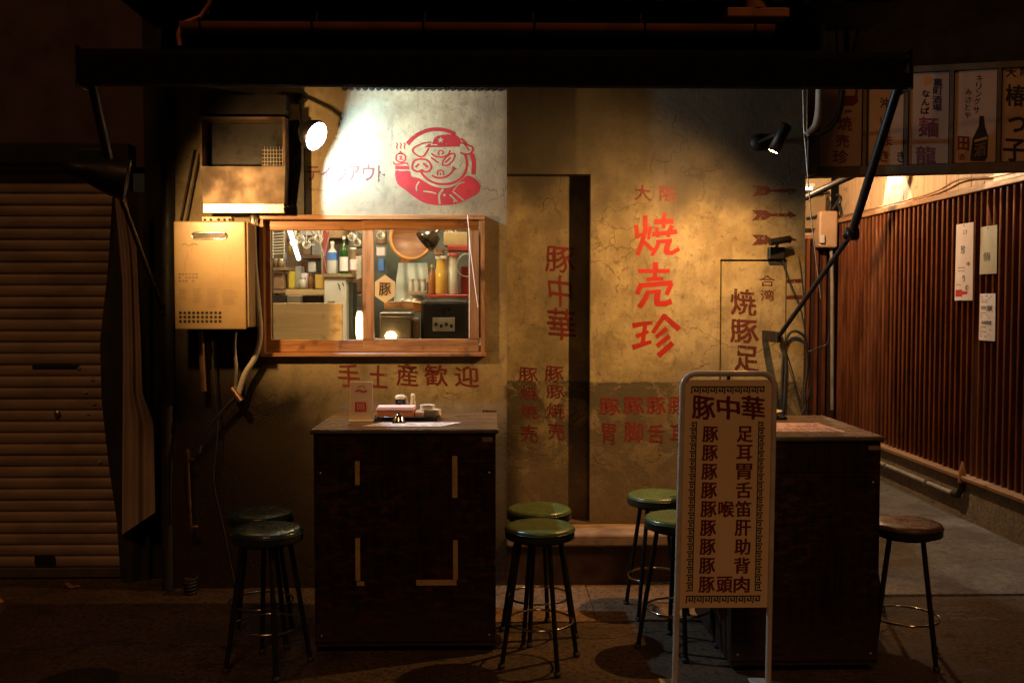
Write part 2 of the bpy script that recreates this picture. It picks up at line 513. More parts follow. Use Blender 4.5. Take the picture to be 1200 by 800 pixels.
def ribbon(mb, pts, wd, fn, wd2=None, closed=False, layer=0, mi=0):
    """flat brush stroke through pts (u, v)"""
    pts = [Vector((a, b)) for a, b in pts]; n = len(pts)
    wd2 = wd if wd2 is None else wd2
    L = []; Rr = []
    for i, p in enumerate(pts):
        if closed: t = (pts[(i + 1) % n] - pts[i - 1]).normalized(); sc = 1
        elif i == 0: t = (pts[1] - pts[0]).normalized(); sc = 1
        elif i == n - 1: t = (pts[-1] - pts[-2]).normalized(); sc = 1
        else:
            a = (p - pts[i - 1]).normalized(); b = (pts[i + 1] - p).normalized()
            t = (a + b).normalized() if (a + b).length > 1e-4 else b; sc = 1 / max(.45, t.dot(a))
        nn = Vector((-t.y, t.x)); ww = (wd + (wd2 - wd) * i / max(1, n - 1)) / 2 * sc
        L.append(p + nn * ww); Rr.append(p - nn * ww)
    vs = [fn(v.x, v.y, layer) for v in L] + [fn(v.x, v.y, layer) for v in Rr]
    m = n if closed else n - 1
    mb.add(vs, [(i, (i + 1) % n, (i + 1) % n + n, i + n) for i in range(m)], mi=mi)


def poly(mb, pts, fn, layer=0, mi=0):
    mb.add([fn(a, b, layer) for a, b in pts], [tuple(range(len(pts)))], mi=mi)


def curve_pts(pts, n=6, closed=False):
    """Catmull-Rom through pts"""
    k = len(pts); out = []
    V = [Vector(p) for p in pts]
    rng = range(k) if closed else range(k - 1)
    for i in rng:
        if closed: p0, p1, p2, p3 = V[i - 1], V[i], V[(i + 1) % k], V[(i + 2) % k]
        else: p0, p1, p2, p3 = V[max(0, i - 1)], V[i], V[i + 1], V[min(k - 1, i + 2)]
        for j in range(n):
            t = j / n
            out.append(.5 * ((2 * p1) + (p2 - p0) * t + (2 * p0 - 5 * p1 + 4 * p2 - p3) * t * t + (3 * p1 - p0 - 3 * p2 + p3) * t ** 3))
    if not closed: out.append(V[-1])
    return [tuple(v) for v in out]


# ================================================================== SETTING
g = MB(); g.box(-16, 16, -9, 26, -.05, 0)
g.build('ground', M['asphalt'], kind='structure')
YR = .22
XW = P(942, 400, YR).x      # corner of the restaurant on the alley
XA = 3.53                  # alley wall
YE = 4.6                   # end wall of the alley
g = MB()
g.box(XW + .0, XA + .02, -.22, .9, .0, .012); g.build('alley_pavement', M['concrete'], kind='structure')
g = MB(); g.box(XW, XA + .02, .905, 2.7, .0, .012); g.box(XW, XA + .02, 2.705, YE, .0, .012)
g.build('alley_pavement', M['concrete'], kind='structure')
xa, xb = P(593, 700, 0).x, XW
# strip of older, browner concrete along the foot of the wall
slab_m = ground_mat('worn_slab', (.32, .195, .10), (.19, .115, .06), (.08, .05, .028))
for (a, b, y0_, y1_, h_) in ((-.02, .515, -.62, YR, .007), (.521, 1.13, -.615, YR, .0055), (1.137, XW - .003, -.62, YR, .0075), (-.62, -.026, -.6, 0, .006)):
    g = MB(); g.box(a, b, y0_, y1_, 0, h_, c=.002); g.build('pavement_slab', slab_m, kind='structure')
g = MB()
rr_ = random.Random(4)
for k_ in range(3):
    pts = []; x_ = (-.2, 1.2, -2.6)[k_]; y_ = (-.8, -1.0, -.9)[k_]
    for i in range(14): pts.append((x_ + i * .13 + rr_.uniform(-.02, .02), y_ + .05 * math.sin(i * .9 + k_) + rr_.uniform(-.02, .02)))
    for i in range(13):
        (ax_, ay_), (bx_, by_) = pts[i], pts[i + 1]; w2 = .0022 + .0018 * math.sin(i * 2.1 + k_) ** 2
        g.add([(ax_, ay_ - w2, .001), (bx_, by_ - w2, .001), (bx_, by_ + w2, .001), (ax_, ay_ + w2, .001)], [(0, 1, 2, 3)])
g.build('ground_cracks', M['black'], kind='structure')
g = MB(); g.lathe([(.0, .004), (.16, .004), (.165, .002), (.17, .0)], 36, (-1.75, -1.35, .0)); 
mh = g.build('manhole_cover', mat('cast_iron', (.05, .04, .03), (.03, .024, .018), .45, .6, ns=20, bump=.5)); tag(mh, 'round cast iron cover set in the asphalt far from the stools', 'cover')

# ================================================================== RESTAURANT BUILDING
XL = P(200, 400, 0).x
X1 = P(594, 400, .0).x
rest = thing('restaurant_building', 'small restaurant front of stained yellow plaster painted with red Chinese characters', 'building', ((XL + XW) / 2, 0, 0))
ZT = 2.98
WT = .06
wx0, wx1, wz0, wz1 = RC(307, 255, 566, 416, 0)       # takeaway window opening
w_ = MB()
w_.box(XL, wx0, 0, WT, 0, ZT); w_.box(wx1, X1, 0, WT, 0, ZT)
w_.box(wx0, wx1, 0, WT, 0, wz0); w_.box(wx0, wx1, 0, WT, wz1, ZT)
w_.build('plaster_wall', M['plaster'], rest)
dz0 = P(640, 612, YR).z; dz1 = P(640, 204, YR).z
dx1 = P(692, 400, YR).x
REC = .105
w_ = MB(); w_.box(X1 - .05, X1 - .0005, WT + .0005, .32, 0, ZT); w_.build('reveal', M['plaster'], rest)
w_ = MB(); w_.box(X1, dx1, YR + REC, YR + REC + .03, dz0, dz1); w_.build('flush_door', M['plaster'], rest, 'plastered-over door set back behind a deep right reveal')
w_ = MB(); w_.box(X1, dx1, YR, YR + REC, dz1, ZT); w_.build('lintel', M['plaster'], rest)
px0, px1, pz0, pz1 = RC(843, 304, 921, 605, YR)
w_ = MB()
w_.box(dx1, px0, YR, YR + .1, .3, ZT); w_.box(px1, XW, YR, YR + .1, .3, ZT); w_.box(px0, px1, YR, YR + .1, pz1, ZT); w_.box(px0, px1, YR, YR + .1, .3, pz0)
w_.box(X1, dx1, YR, YR + .1, .3, dz0)
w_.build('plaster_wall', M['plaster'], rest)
w_ = MB(); w_.box(px0 + .007, px1 - .005, YR + .003, YR + .03, pz0 + .004, pz1 - .011, c=.004); w_.build('access_panel', M['plaster'], rest)
w_ = MB(); w_.box(px0 - .02, px1 + .02, YR + .1005, YR + .12, pz0 - .02, pz1 + .02); w_.build('panel_backing', M['black'], rest)
w_ = MB(); w_.box(X1 + .001, XW, -.05, YR, .235, .305, c=.012); w_.build('ledge', mat('ledge_cement', (.30, .20, .11), (.16, .10, .06), .8, ns=7, bump=.5), rest)
w_ = MB(); w_.box(X1 + .001, XW, .01, YR + .1, 0, .234); w_.build('plinth', mat('plinth_cement', (.12, .075, .045), (.06, .038, .024), .85, ns=6, bump=.6), rest)
w_ = MB(); w_.box(XW - .1, XW, YR + .1005, 7.0, 0, ZT + .8); w_.build('side_wall', M['dark_wall'], rest)
w_ = MB(); w_.box(XL - .01, XW, .0, .4, ZT, 5.4); w_.build('upper_wall', M['dark_wall'], rest)
# corrugated closing strip above the window, seen as a toothed line under the awning
tr = MB()
for i in range(24):
    x = P(404 + i * 7.9, 108, 0).x
    tr.tube([(x, -.035, P(500, 107, 0).z + .012), (x, -.002, P(500, 107, 0).z + .012)], .0135, 8)
tr.box(P(398, 108, 0).x, P(592, 108, 0).x, -.036, -.001, P(500, 104, 0).z + .006, P(500, 96, 0).z)
tr.build('corrugated_strip', M['black'], rest)

# --- eaves: roof deck, round-ended tiles, gutter
ev = MB(); ev.box(XL - .1, XW + .3, -.42, .12, 3.12, 3.16)
eaves = ev.build('eaves', M['dark_wall'], rest)
n_t = 26
for i in range(n_t):
    x = XL - .02 + (XW - XL + .2) * i / (n_t - 1)
    t_ = MB()
    t_.tube([(x, -.47, 3.19), (x, .1, 3.30)], .052, 12)
    t_.lathe([(.0, .012), (.032, .012), (.036, .004), (.055, .004), (.055, -.02)], 14, (x, -.475, 3.189), (0, -1, -.1))
    t_.box(x + .05, x + .10, -.45, .1, 3.163, 3.19)
    t_.build('tile', M['tile'], eaves)
gt = MB()
gy = -.50
ga, gb = P(214, 38, gy).x, P(905, 38, gy).x
gz = P(500, 37, gy).z
gt.grid(lambda u, v: Vector((ga + (gb - ga) * u, gy + .055 * math.cos(PI * v), gz - .055 * math.sin(PI * v) + .03)), 6, 8)
gut = gt.build('gutter', M['gutter'], rest)
for i in range(6):
    x = ga + .1 + (gb - ga - .2) * i / 5
    b = MB(); b.tube([(x, gy - .062, gz + .045), (x, gy - .05, gz - .01), (x, gy, gz - .038), (x, gy + .05, gz - .01), (x, gy + .1, gz + .12)], .006, 6); b.build('bracket', M['black'], gut)
b = MB(); b.tube([P(211, 54, gy), P(209, 40, gy), P(214, 28, gy), P(235, 20, gy + .05), P(246, 4, gy + .05), P(248, -20, gy + .05)], .013, 8); b.build('cable', M['gutter'], gut)
ug = MB(); a0, a1, c0, c1 = RC(850, 12, 922, 23, -.4); ug.box(a0, a1, -.45, -.35, c0, c1, c=.006)
q = P(886, 0, -.4); ug.tube([(q.x, -.4, c1), (q.x, -.4, c1 + .4)], .055, 14); ug.build('pipe_outlet', mat('rusty_outlet', (.42, .16, .06), (.3, .12, .05), .6), rest)

# --- takeaway window
win = MB()
o = rest
fw = RC(305, 252, 568, 418, -.03)
X0, Xr, Z0, Z1 = fw
th = .022
WIN = MB()
WIN.box(X0, Xr, -.05, .05, Z1 - .026, Z1, c=.003)
winf = WIN.build('window', M['frame_wood'], rest)
b = MB(); b.box(X0, Xr + .006, -.048, .05, Z0, Z0 + .022, c=.004); b.build('sill', M['frame_wood'], winf)
b = MB(); b.box(X0, X0 + th, -.045, .05, Z0 + .0225, Z1 - .0265); b.build('frame', M['frame_wood_v'], winf); b = MB(); b.box(Xr - th, Xr, -.045, .05, Z0 + .0225, Z1 - .0265); b.build('frame', M['frame_wood_v'], winf)
b = MB(); b.box(X0 + th, Xr - th, .052, .06, wz0, wz1); 
ix0, ix1, iz0, iz1 = X0 + th + .001, Xr - th - .001, Z0 + .0235, Z1 - .0275


def sash(pxl, pxr, gl, gr, gt_, gb_, y0, y1):
    a, c_, _, _ = RC(pxl, 300, pxr, 310, y0)
    ga_, gb2, gz0, gz1 = RC(gl, gt_, gr, gb_, y0)
    a = max(a, ix0); c_ = min(c_, ix1)
    s = MB(); s.box(a, c_, y0, y1, gz1, iz1, c=.003); s.build('sash_rail', M['frame_wood'], winf); s = MB(); s.box(a, c_, y0, y1, iz0, gz0, c=.003)
    s.build('sash_rail', M['frame_wood'], winf)
    s = MB(); s.box(a, ga_, y0 - .001, y1, gz0 - .0, gz1 + .0); s.build('sash_stile', M['frame_wood_v'], winf); s = MB(); s.box(gb2, c_, y0 - .001, y1, gz0, gz1)
    s.build('sash_stile', M['frame_wood_v'], winf)
    s = MB(); s.box(ga_ - .002, gb2 + .002, (y0 + y1) / 2 - .001, (y0 + y1) / 2 + .001, gz0 - .002, gz1 + .002)
    s.build('pane', M['glass'], winf)


sash(309, 432, 317, 425, 270, 398, .012, .034)
sash(425, 561, 438, 549, 269, 397, -.018, .006)
b = MB(); b.tube([P(548, 252, -.07), P(551, 290, -.07), P(556, 330, -.07), P(560, 360, -.07)], .0022, 5); b.tube([P(550, 268, -.066), P(550, 396, -.066)], .0018, 5)
b.build('cord', M['paper'], winf)

# --- kitchen shell
K0, K1 = XL + .1, X1 - .055
k = MB()
k.box(K0, K1, 1.75, 1.8, .3, 2.7); k.build('kitchen_back_wall', M['kwall'], rest)
k = MB(); k.box(K0 - .05, K0, .061, 1.8, .3, 2.7); k.box(K1, K1 + .05, .33, 1.8, .3, 2.7); k.build('kitchen_side_wall', M['kwall'], rest)
k = MB(); k.box(K0 - .05, K1 + .05, .061, 1.8, 2.7, 2.75); k.build('kitchen_ceiling', M['white'], rest)
k = MB(); k.box(K0 - .05, K1 + .05, .061, 1.8, .25, .3); k.build('kitchen_floor', M['kwall'], rest)

# ================================================================== PAINTED LETTERING ON THE WALL
W0 = on_wall(0)
WR = on_wall(YR)
WD = on_wall(YR + REC)


def word(chars, mat_, fn, bold=.022, slant=-.05, wob=.025, name='painted_character', label=None, parent=None, heavy=0):
    for (ch, cx, cy, cw, chh) in chars:
        mb = MB(); put(mb, ch, fn, cx - cw / 2, cy + chh / 2, cx + cw / 2, cy - chh / 2, bold, slant, heavy, wob)
        mb.build(name, mat_, parent or rest, label)


word([('テ', 367, 203.5, 15, 17), ('イ', 382, 203.5, 11, 17), ('ク', 400, 203.5, 12, 18), ('ア', 415, 203, 13, 17), ('ウ', 432, 202.5, 14, 19), ('ト', 447, 203.5, 8, 18)], M['maroon'], W0, .03, 0, .01, label=None)
word([('手', 408.5, 440, 25, 27), ('土', 443, 441, 22, 26), ('産', 477, 439, 25, 27), ('歓', 511, 439.5, 27, 25), ('迎', 547, 441, 28, 24)], M['redd'], W0, .018, -.05, .02)
word([('大', 753, 226, 19, 18), ('阪', 783, 227, 20, 18)], M['redd'], WR, .034, -.06, .02)
# the three large characters: brush strokes laid one by one
def zfn(ox, oy, s, Y=0):
    return lambda u, v, k=0: P(ox + u / s, oy + v / s, Y - .0008 - .00008 * k)


def strokes(name, ss, fn, m, parent=rest, label=None):
    mb = MB()
    for i, (pts, a, b_) in enumerate(ss): ribbon(mb, pts, a, fn, b_, layer=i)
    return mb.build(name, m, parent, label)


strokes('painted_character', [([(138, 245), (150, 350), (152, 465)], 66, 60), ([(150, 440), (240, 385)], 56, 40), ([(280, 100), (284, 330), (232, 520), (160, 715)], 74, 70), ([(372, 272), (345, 370), (335, 475)], 66, 44),
          ([(240, 505), (300, 545), (395, 640)], 60, 66), ([(592, 55), (570, 140), (568, 300)], 66, 60), ([(425, 198), (725, 188)], 88, 84), ([(462, 278), (482, 440)], 50, 56), ([(705, 255), (655, 340), (640, 440)], 74, 60),
          ([(388, 398), (560, 378), (780, 350)], 66, 78), ([(452, 512), (700, 492)], 58, 66), ([(500, 510), (462, 600), (385, 725)], 66, 60), ([(652, 500), (620, 600), (612, 690)], 84, 92), ([(590, 672), (700, 684), (815, 618)], 76, 60)], zfn(735, 245, 13.33, YR), M['red'])
strokes('painted_character', [([(442, 68), (440, 200), (428, 330)], 92, 62), ([(172, 208), (668, 205)], 64, 66), ([(298, 334), (566, 326)], 58, 66), ([(190, 436), (440, 415), (705, 390)], 74, 78), ([(222, 400), (155, 570)], 78, 76),
          ([(694, 390), (615, 578)], 74, 70), ([(290, 540), (525, 520)], 58, 60), ([(335, 520), (280, 640), (190, 775)], 72, 90), ([(484, 500), (466, 620), (468, 730)], 94, 92), ([(440, 712), (590, 716), (695, 676)], 80, 88)], zfn(735, 302, 13.33, YR), M['red'])
strokes('painted_character', [([(80, 262), (230, 232), (395, 212)], 84, 56), ([(282, 240), (240, 540)], 62, 70), ([(138, 430), (335, 350)], 68, 50), ([(80, 600), (380, 508)], 84, 54), ([(590, 90), (500, 220), (398, 372)], 76, 66), ([(560, 96), (690, 210), (815, 322)], 76, 84),
          ([(622, 300), (450, 440)], 78, 60), ([(664, 418), (560, 500), (462, 578)], 74, 68), ([(712, 528), (600, 630), (485, 728)], 84, 84)], zfn(735, 362, 13.33, YR), M['red'])
word([('豚', 656, 304, 34, 30), ('中', 656.5, 341, 27, 37), ('華', 658, 380, 33, 37)], M['redd'], WD, .014, -.06, .03)
word([('豚', 619, 439, 22, 17), ('焼', 620, 460, 20, 17), ('焼', 620, 482, 21, 16), ('売', 620, 508, 20, 20)], M['redd'], WD, .02, -.05, .03)
word([('豚', 649.5, 438, 22, 18), ('豚', 651, 459, 21, 15), ('焼', 651, 481, 21, 17), ('売', 652, 505, 19, 20)], M['redd'], WD, .02, -.05, .03)
word([('豚', 714.5, 476, 24, 19), ('豚', 742.5, 475, 24, 20), ('豚', 769, 475, 22, 20), ('豚', 794, 475, 20, 20)], M['redd'], WR, .028, -.05, .03)
word([('胃', 713.5, 508, 16, 24), ('脚', 742.5, 506, 22, 24), ('舌', 769, 508, 19, 22), ('耳', 795, 508, 20, 20)], M['redd'], WR, .022, -.05, .03)
word([('合', 899, 329, 18, 13), ('湾', 899.5, 346, 16, 13)], M['maroon'], on_wall(YR + .003), .01, 0, .02)
word([('焼', 871, 354, 29, 30), ('豚', 872, 388, 32, 27), ('足', 875, 420, 28, 29)], M['maroon'], on_wall(YR + .003), .034, -.04, .03)
word([('四', 573, 486, 15, 11)], M['maroon'], W0, .02)
for y in (223.5, 252, 281):
    a = MB(); z = W0
    a.add([P(u, v, YR - .001) for u, v in [(902, y - 1.6), (924, y - 2), (923, y - 5), (934, y), (924, y + 5), (925, y + 2), (902, y + 1.6)]], [tuple(range(7))])
    a.add([P(u, v, YR - .0012) for u, v in [(881, y - 6), (898, y - 5.5), (903, y - 1.6), (903, y + 1.6), (898, y + 5.5), (881, y + 6.5), (887, y)]], [tuple(range(7))])
    a.build('painted_arrow', M['maroon'], rest)
for y in (329.5, 348.5):
    a = MB(); a.add([P(u, v, YR - .001) for u, v in [(921, y - 2), (940, y - 3), (941, y + 1.8), (922, y + 2.2)]], [(0, 1, 2, 3)]); a.build('painted_bar', M['maroon'], rest)

# --- round emblem above the window
ef = zfn(450, 140, 7.275)
E_ = MB()
def arc(cx, cy, rx, ry, a0, a1, n=18): return [(cx + rx * math.cos(R(a0 + (a1 - a0) * i / n)), cy + ry * math.sin(R(a0 + (a1 - a0) * i / n))) for i in range(n + 1)]
ribbon(E_, arc(450, 402, 314, 318, 217, 300), 36, ef, 30)
ribbon(E_, arc(450, 402, 314, 318, 311, 325, 5), 16, ef, 22)
ribbon(E_, arc(450, 402, 316, 318, 340, 372, 8), 36, ef, 34)
poly(E_, [(345, 240), (375, 212), (410, 205), (432, 152), (470, 136), (545, 128), (610, 132), (645, 160), (655, 198), (640, 232), (500, 236)], ef)
for pts, wd, cl in [
    (curve_pts([(405, 195), (330, 205), (245, 252), (268, 298), (330, 318), (382, 245)], 4), 13, False),
    (curve_pts([(652, 196), (700, 215), (756, 240), (740, 288), (690, 298), (650, 284)], 4), 15, False), ([(680, 205), (725, 265)], 10, False),
    (curve_pts([(688, 290), (706, 370), (695, 440), (650, 505), (570, 545), (470, 550), (385, 520), (330, 470), (315, 440)], 5), 20, False),
    (curve_pts([(240, 400), (255, 355), (310, 338), (370, 350), (402, 395), (390, 435), (350, 448), (322, 432), (290, 445), (250, 430)], 4, True), 16, True),
    ([(268, 408), (298, 378)], 17, False), ([(335, 373), (372, 408)], 17, False),
    (curve_pts([(403, 290), (440, 316), (500, 320), (545, 300), (563, 265)], 4), 13, False), (curve_pts([(470, 305), (462, 280), (485, 264), (505, 280), (490, 300)], 4), 10, False),
    ([(400, 325), (462, 370)], 13, False), (curve_pts([(498, 372), (520, 330), (575, 292), (602, 300), (590, 345), (545, 388), (505, 392)], 4, True), 12, True), ([(522, 368), (568, 325)], 14, False),
    (curve_pts([(408, 476), (450, 496), (520, 492), (570, 458), (600, 412)], 5), 16, False), ([(580, 404), (612, 424)], 14, False),
    (curve_pts([(458, 478), (455, 445), (480, 432), (505, 446), (505, 478)], 4), 12, False), ([(480, 452), (480, 478)], 10, False),
    (curve_pts([(143, 290), (108, 305), (105, 345), (140, 365), (178, 350), (180, 310), (150, 292)], 3, True), 13, True), (curve_pts([(125, 320), (150, 318), (135, 340), (162, 340)], 3), 9, False),
    ([(140, 268), (140, 292)], 16, False), ([(120, 290), (165, 290)], 12, False), (curve_pts([(80, 362), (95, 382), (140, 380), (190, 372), (205, 388)], 3), 12, False)]:
    ribbon(E_, pts, wd, ef, closed=cl, layer=1)
for x in (108, 140, 172): ribbon(E_, curve_pts([(x - 6, 200), (x + 8, 215), (x - 2, 232), (x + 6, 252)], 3), 9, ef, layer=1)
body = curve_pts([(95, 440), (150, 441), (218, 442), (235, 488), (300, 500), (360, 540), (440, 575), (530, 585), (610, 560), (668, 512), (710, 480), (765, 498), (812, 550), (815, 605), (770, 648), (640, 712), (520, 730), (400, 725), (300, 690), (180, 600), (112, 545)], 3, True)
poly(E_, body, ef)
poly(E_, [(95, 393), (213, 397), (216, 426), (95, 426)], ef)
M['emblem'] = paint('emblem_red_paint', (.34, .010, .012), .64)
emb = E_.build('painted_emblem', M['emblem'], rest, 'round red emblem of a smiling pig in a starred cap')
E2 = MB()
st = []
for i in range(10):
    rr = 28 if i % 2 == 0 else 12; a = R(-90 + i * 36); st.append((482 + rr * math.cos(a), 176 + rr * math.sin(a)))
poly(E2, st, ef, 6)
for pts, wd in [([(300, 530), (276, 570), (280, 612)], 12), ([(335, 612), (400, 620), (446, 634)], 12), ([(505, 595), (470, 645), (476, 722)], 18), ([(585, 612), (682, 692)], 12), ([(560, 640), (625, 705)], 14), ([(688, 535), (640, 550), (592, 605)], 10), ([(505, 645), (525, 645)], 18), ([(590, 700), (605, 700)], 16), ([(400, 214), (455, 218)], 8)]:
    ribbon(E2, curve_pts(pts, 3) if len(pts) > 2 else pts, wd, ef, layer=6)
E2.build('emblem_outline', M['plaster'], emb, kind='stuff')

# ================================================================== KITCHEN THINGS (seen through the window)
def kbox(name, label, cat, r, Y, dep, m, c=.004, group=None):
    a, b_, c0, c1 = RC(*r, Y)
    mb = MB(); mb.box(a, b_, Y, Y + dep, c0, c1, c=c)
    return tag(mb.build(name, m), label, cat, group)


def kbottle(name, label, cat, cx, top, bot, wpx, Y, m, cap, lab=None, group=None, labspan=(.15, .55), neck=.3):
    a, b_, c0, c1 = RC(cx - wpx / 2, top, cx + wpx / 2, bot, Y); r = (b_ - a) / 2; h = c1 - c0; x = (a + b_) / 2
    t = thing(name, label, cat, (x, Y, c0), group)
    mb = MB(); mb.lathe([(0, 0), (r * .9, 0), (r, h * .03), (r, h * .6), (r * .85, h * .68), (r * neck, h * .8), (r * neck, h * .94)], 16, (x, Y, c0)); mb.build('body', m, t)
    mb = MB(); mb.lathe([(r * neck * 1.25, h * .92), (r * neck * 1.25, h), (0, h)], 12, (x, Y, c0)); mb.build('cap', cap, t)
    if lab: mb = MB(); mb.lathe([(r * 1.02, h * labspan[0]), (r * 1.02, h * labspan[1])], 16, (x, Y, c0)); mb.build('paper_label', lab, t)
    return t


# lamp strip of the kitchen
la, lb = P(339, 268, .9), P(350, 303, 1.3)
t = thing('fluorescent_lamp', 'bright white tube lamp slanting over the kitchen shelves', 'lamp', la)
b = MB(); b.tube([la, lb], .016, 10); b.build('tube', M['tube_lamp'], t)
b = MB(); b.tube([la + Vector((-.02, 0, .04)), lb + Vector((-.02, 0, .04))], .022, 4); b.build('housing', M['white'], t)
for (xx, yy_, zz_, pw_, cl_) in ((-1.0, .28, 2.45, 27, (1.0, .84, .62)), (-.35, .5, 2.45, 23, (1.0, .76, .46)), (-.9, 1.4, 2.45, 18, (1.0, .80, .52))):  # bulbs out of view above the window, added to light the kitchen
    L = Vector((xx, yy_, zz_)); t = thing('added_kitchen_bulb', 'unseen kitchen bulb added for light ' + {-1.0: 'over the propped wooden board', -.35: 'over the black machine', -.9: 'over the white cabinet at the back'}[xx], 'lamp', L)
    b = MB(); b.lathe([(0, -.04), (.025, -.03), (.03, 0), (.02, .03), (.012, .045)], 14, L); b.build('bulb', M['amber_glow'], t)
    b = MB(); b.tube([L + Vector((0, 0, .045)), (xx, yy_, 2.7)], .006, 6); b.build('flex', M['black'], t)
    d_ = bpy.data.lights.new('kitchen_light', 'POINT'); d_.energy = pw_; d_.color = cl_; d_.shadow_soft_size = .05
    o_ = bpy.data.objects.new('kitchen_light', d_); COL.objects.link(o_); o_.parent = t; o_.location = (0, 0, -.1)
# open shelf on the far left wall
s = thing('kitchen_shelf', 'cluttered wooden wall shelf in the kitchen behind the first pane', 'shelf', P(350, 345, 1.1))
for (r, Y, d, m) in [((334, 339, 384, 346), .95, .3, 'board_wood'), ((320, 313, 336, 317), .9, .3, 'brownish'), ((352, 299, 382, 303), 1.35, .3, 'brownish'), ((320, 340, 333, 344), .9, .3, 'brownish')]:
    a, b_, c0, c1 = RC(*r, Y); mb = MB(); mb.box(a, b_, Y, Y + d, c0, c1, c=.003); mb.build('board', M[m], s)
for x in (334, 378):
    a, b_, c0, c1 = RC(x, 270, x + 2.5, 398, 1.25); mb = MB(); mb.box(a, b_, 1.2, 1.25, c0, c1); mb.build('upright', M['steel'], s)
dr = thing('dish_rack', 'white slatted dish rack hanging high beside the tube lamp', 'rack', P(327, 300, .8))
for i in range(8):
    mb = MB(); mb.tube([P(319, 274 + i * 3.4, .8), P(334, 273 + i * 3.4, .8)], .0035, 6); mb.build('slat', M['white'], dr)
for x in (320, 333): mb = MB(); mb.tube([P(x, 271, .81), P(x, 302, .81)], .004, 6); mb.build('upright', M['white'], dr)
items = [((320, 320, 332, 339), .95, 'brownish', 'brown carton on the low shelf next to the frame', 'box'), ((338, 318, 345, 338), 1.0, 'yellowbox', 'yellow packet leaning at the near end of the shelf board', 'packet'),
         ((346, 312, 353, 338), 1.05, 'foil', 'grey folder leaning on the yellow packet', 'folder'), ((353, 320, 360, 338), 1.0, 'paper', 'white packet standing mid shelf behind the glass', 'packet'),
         ((369, 322, 378, 338), 1.0, 'yellow', 'small yellow tub at the end of the shelf board', 'tub'), ((361, 307, 370, 319), 1.35, 'white', 'white box on the small upper shelf', 'box'),
         ((371, 305, 377, 319), 1.35, 'dark', 'black tin on the small upper shelf', 'tin'), ((354, 283, 364, 299), 1.4, 'brownish', 'brown box on top of the upper shelf', 'box'), ((365, 279, 377, 299), 1.4, 'foil', 'grey tub on top of the upper shelf', 'tub'),
         ((352, 268, 376, 276), 1.2, 'steel', 'steel tray under the kitchen ceiling', 'tray'), ((378.5, 270, 382, 322), 1.1, 'redbox', 'thin red strip hanging behind the blue-labelled bottle', 'strip'),
         ((320, 346, 334, 356), .9, 'dark', 'black canister under the low shelf', 'canister'), ((336, 347, 378, 370), 1.0, 'dark', 'dark pan rack under the shelf board', 'rack'),
         ((409, 272, 424, 290), 1.5, 'kgreen', 'green tin high in the corner by the wooden stile', 'tin'), ((383, 270, 408, 279), 1.6, 'brownish', 'brown carton above the green bottle', 'box'),
         ((410, 345, 424, 360), 1.3, 'foil', 'grey tub in the gap beside the white cabinet', 'tub')]
for (r, Y, m, lab, cat) in items: kbox({'box': 'carton_box', 'packet': 'food_packet', 'folder': 'paper_folder', 'tub': 'storage_tub', 'tin': 'storage_tin', 'tray': 'steel_tray', 'strip': 'hanging_strip', 'canister': 'canister', 'rack': 'pan_rack'}[cat], lab, cat, r, Y, .12, M[m])
cab = thing('white_cabinet', 'worn white kitchen cabinet carrying the green bottle', 'cabinet', P(395, 398, .8))
a, b_, c0, c1 = RC(380, 325, 406, 410, .8); mb = MB(); mb.box(a, b_, .8, 1.1, c0 - .3, c1, c=.006); mb.build('body', M['white'], cab)
a2, b2, d0, d1 = RC(378, 321, 413, 325, .78); mb = MB(); mb.box(a2, b2, .78, 1.12, d0, d1, c=.003); mb.build('top', M['cream'], cab)
mb = MB(); mb.box(P(408, 330, .9).x, P(413, 330, .9).x, .9, 1.1, c0 - .3, c1 - .03); mb.build('side_panel', M['kgreen'], cab)
for (x, y) in ((396, 332), (401, 331), (397, 336)): mb = MB(); q = P(x, y, .797); mb.tube([q, q + Vector((.012, -.012, -.02))], .003, 6); mb.build('hook', M['black'], cab)
kbottle('water_bottle', 'clear plastic bottle with a blue label on the white cabinet', 'bottle', 389.5, 283, 321, 13, .9, M['clearish'], M['white'], M['blue'], labspan=(.42, .66))
kbottle('wine_bottle', 'green glass bottle with a white label on the white cabinet', 'bottle', 403, 277, 321, 10, .88, M['green_glass'], M['white'], M['paper'], labspan=(.08, .45))
kbottle('sauce_jar', 'small white-lidded jar beside the green bottle', 'jar', 414, 290, 321, 9, .95, M['brownish'], M['white'], M['paper'], neck=.7)
sp = MB(); pts = []
for i in range(90): pts.append(P(420.5 + 3.5 * math.cos(i * .9), 300 + i * .3, .7) + Vector((0, .015 * math.sin(i * .9), 0)))
sp.tube(pts, .0022, 5); tag(sp.build('coiled_cable', M['white']), 'white coiled cord hanging next to the middle stile', 'cord')
wb = thing('menu_board', 'blank pale wooden board propped inside the first pane', 'board', P(360, 398, .45))
a, b_, c0, c1 = RC(320, 355, 401, 408, .45); mb = MB(); mb.box(a, b_, .45, .475, c0, c1, c=.003); mb.build('panel', M['board_wood'], wb)
mb = MB(); mb.box(a, b_, .475, .49, c1 - .03, c1 - .01); mb.build('batten', M['bamboo'], wb)
lt = thing('reflection_glow', 'slim glowing shape standing for a reflection beside the propped wooden board', 'lamp', P(421, 398, .3))  # reflected light built as a small glowing shape
q = P(421.5, 398, .3); mb = MB(); mb.lathe([(0, 0), (.018, .005), (.024, .04), (.022, .13), (.014, .165), (0, .17)], 14, q); mb.build('shade', M['amber_glow'], lt)
mb = MB(); mb.lathe([(.03, -.01), (.03, .004), (0, .004)], 14, q); mb.build('base', M['dark'], lt)
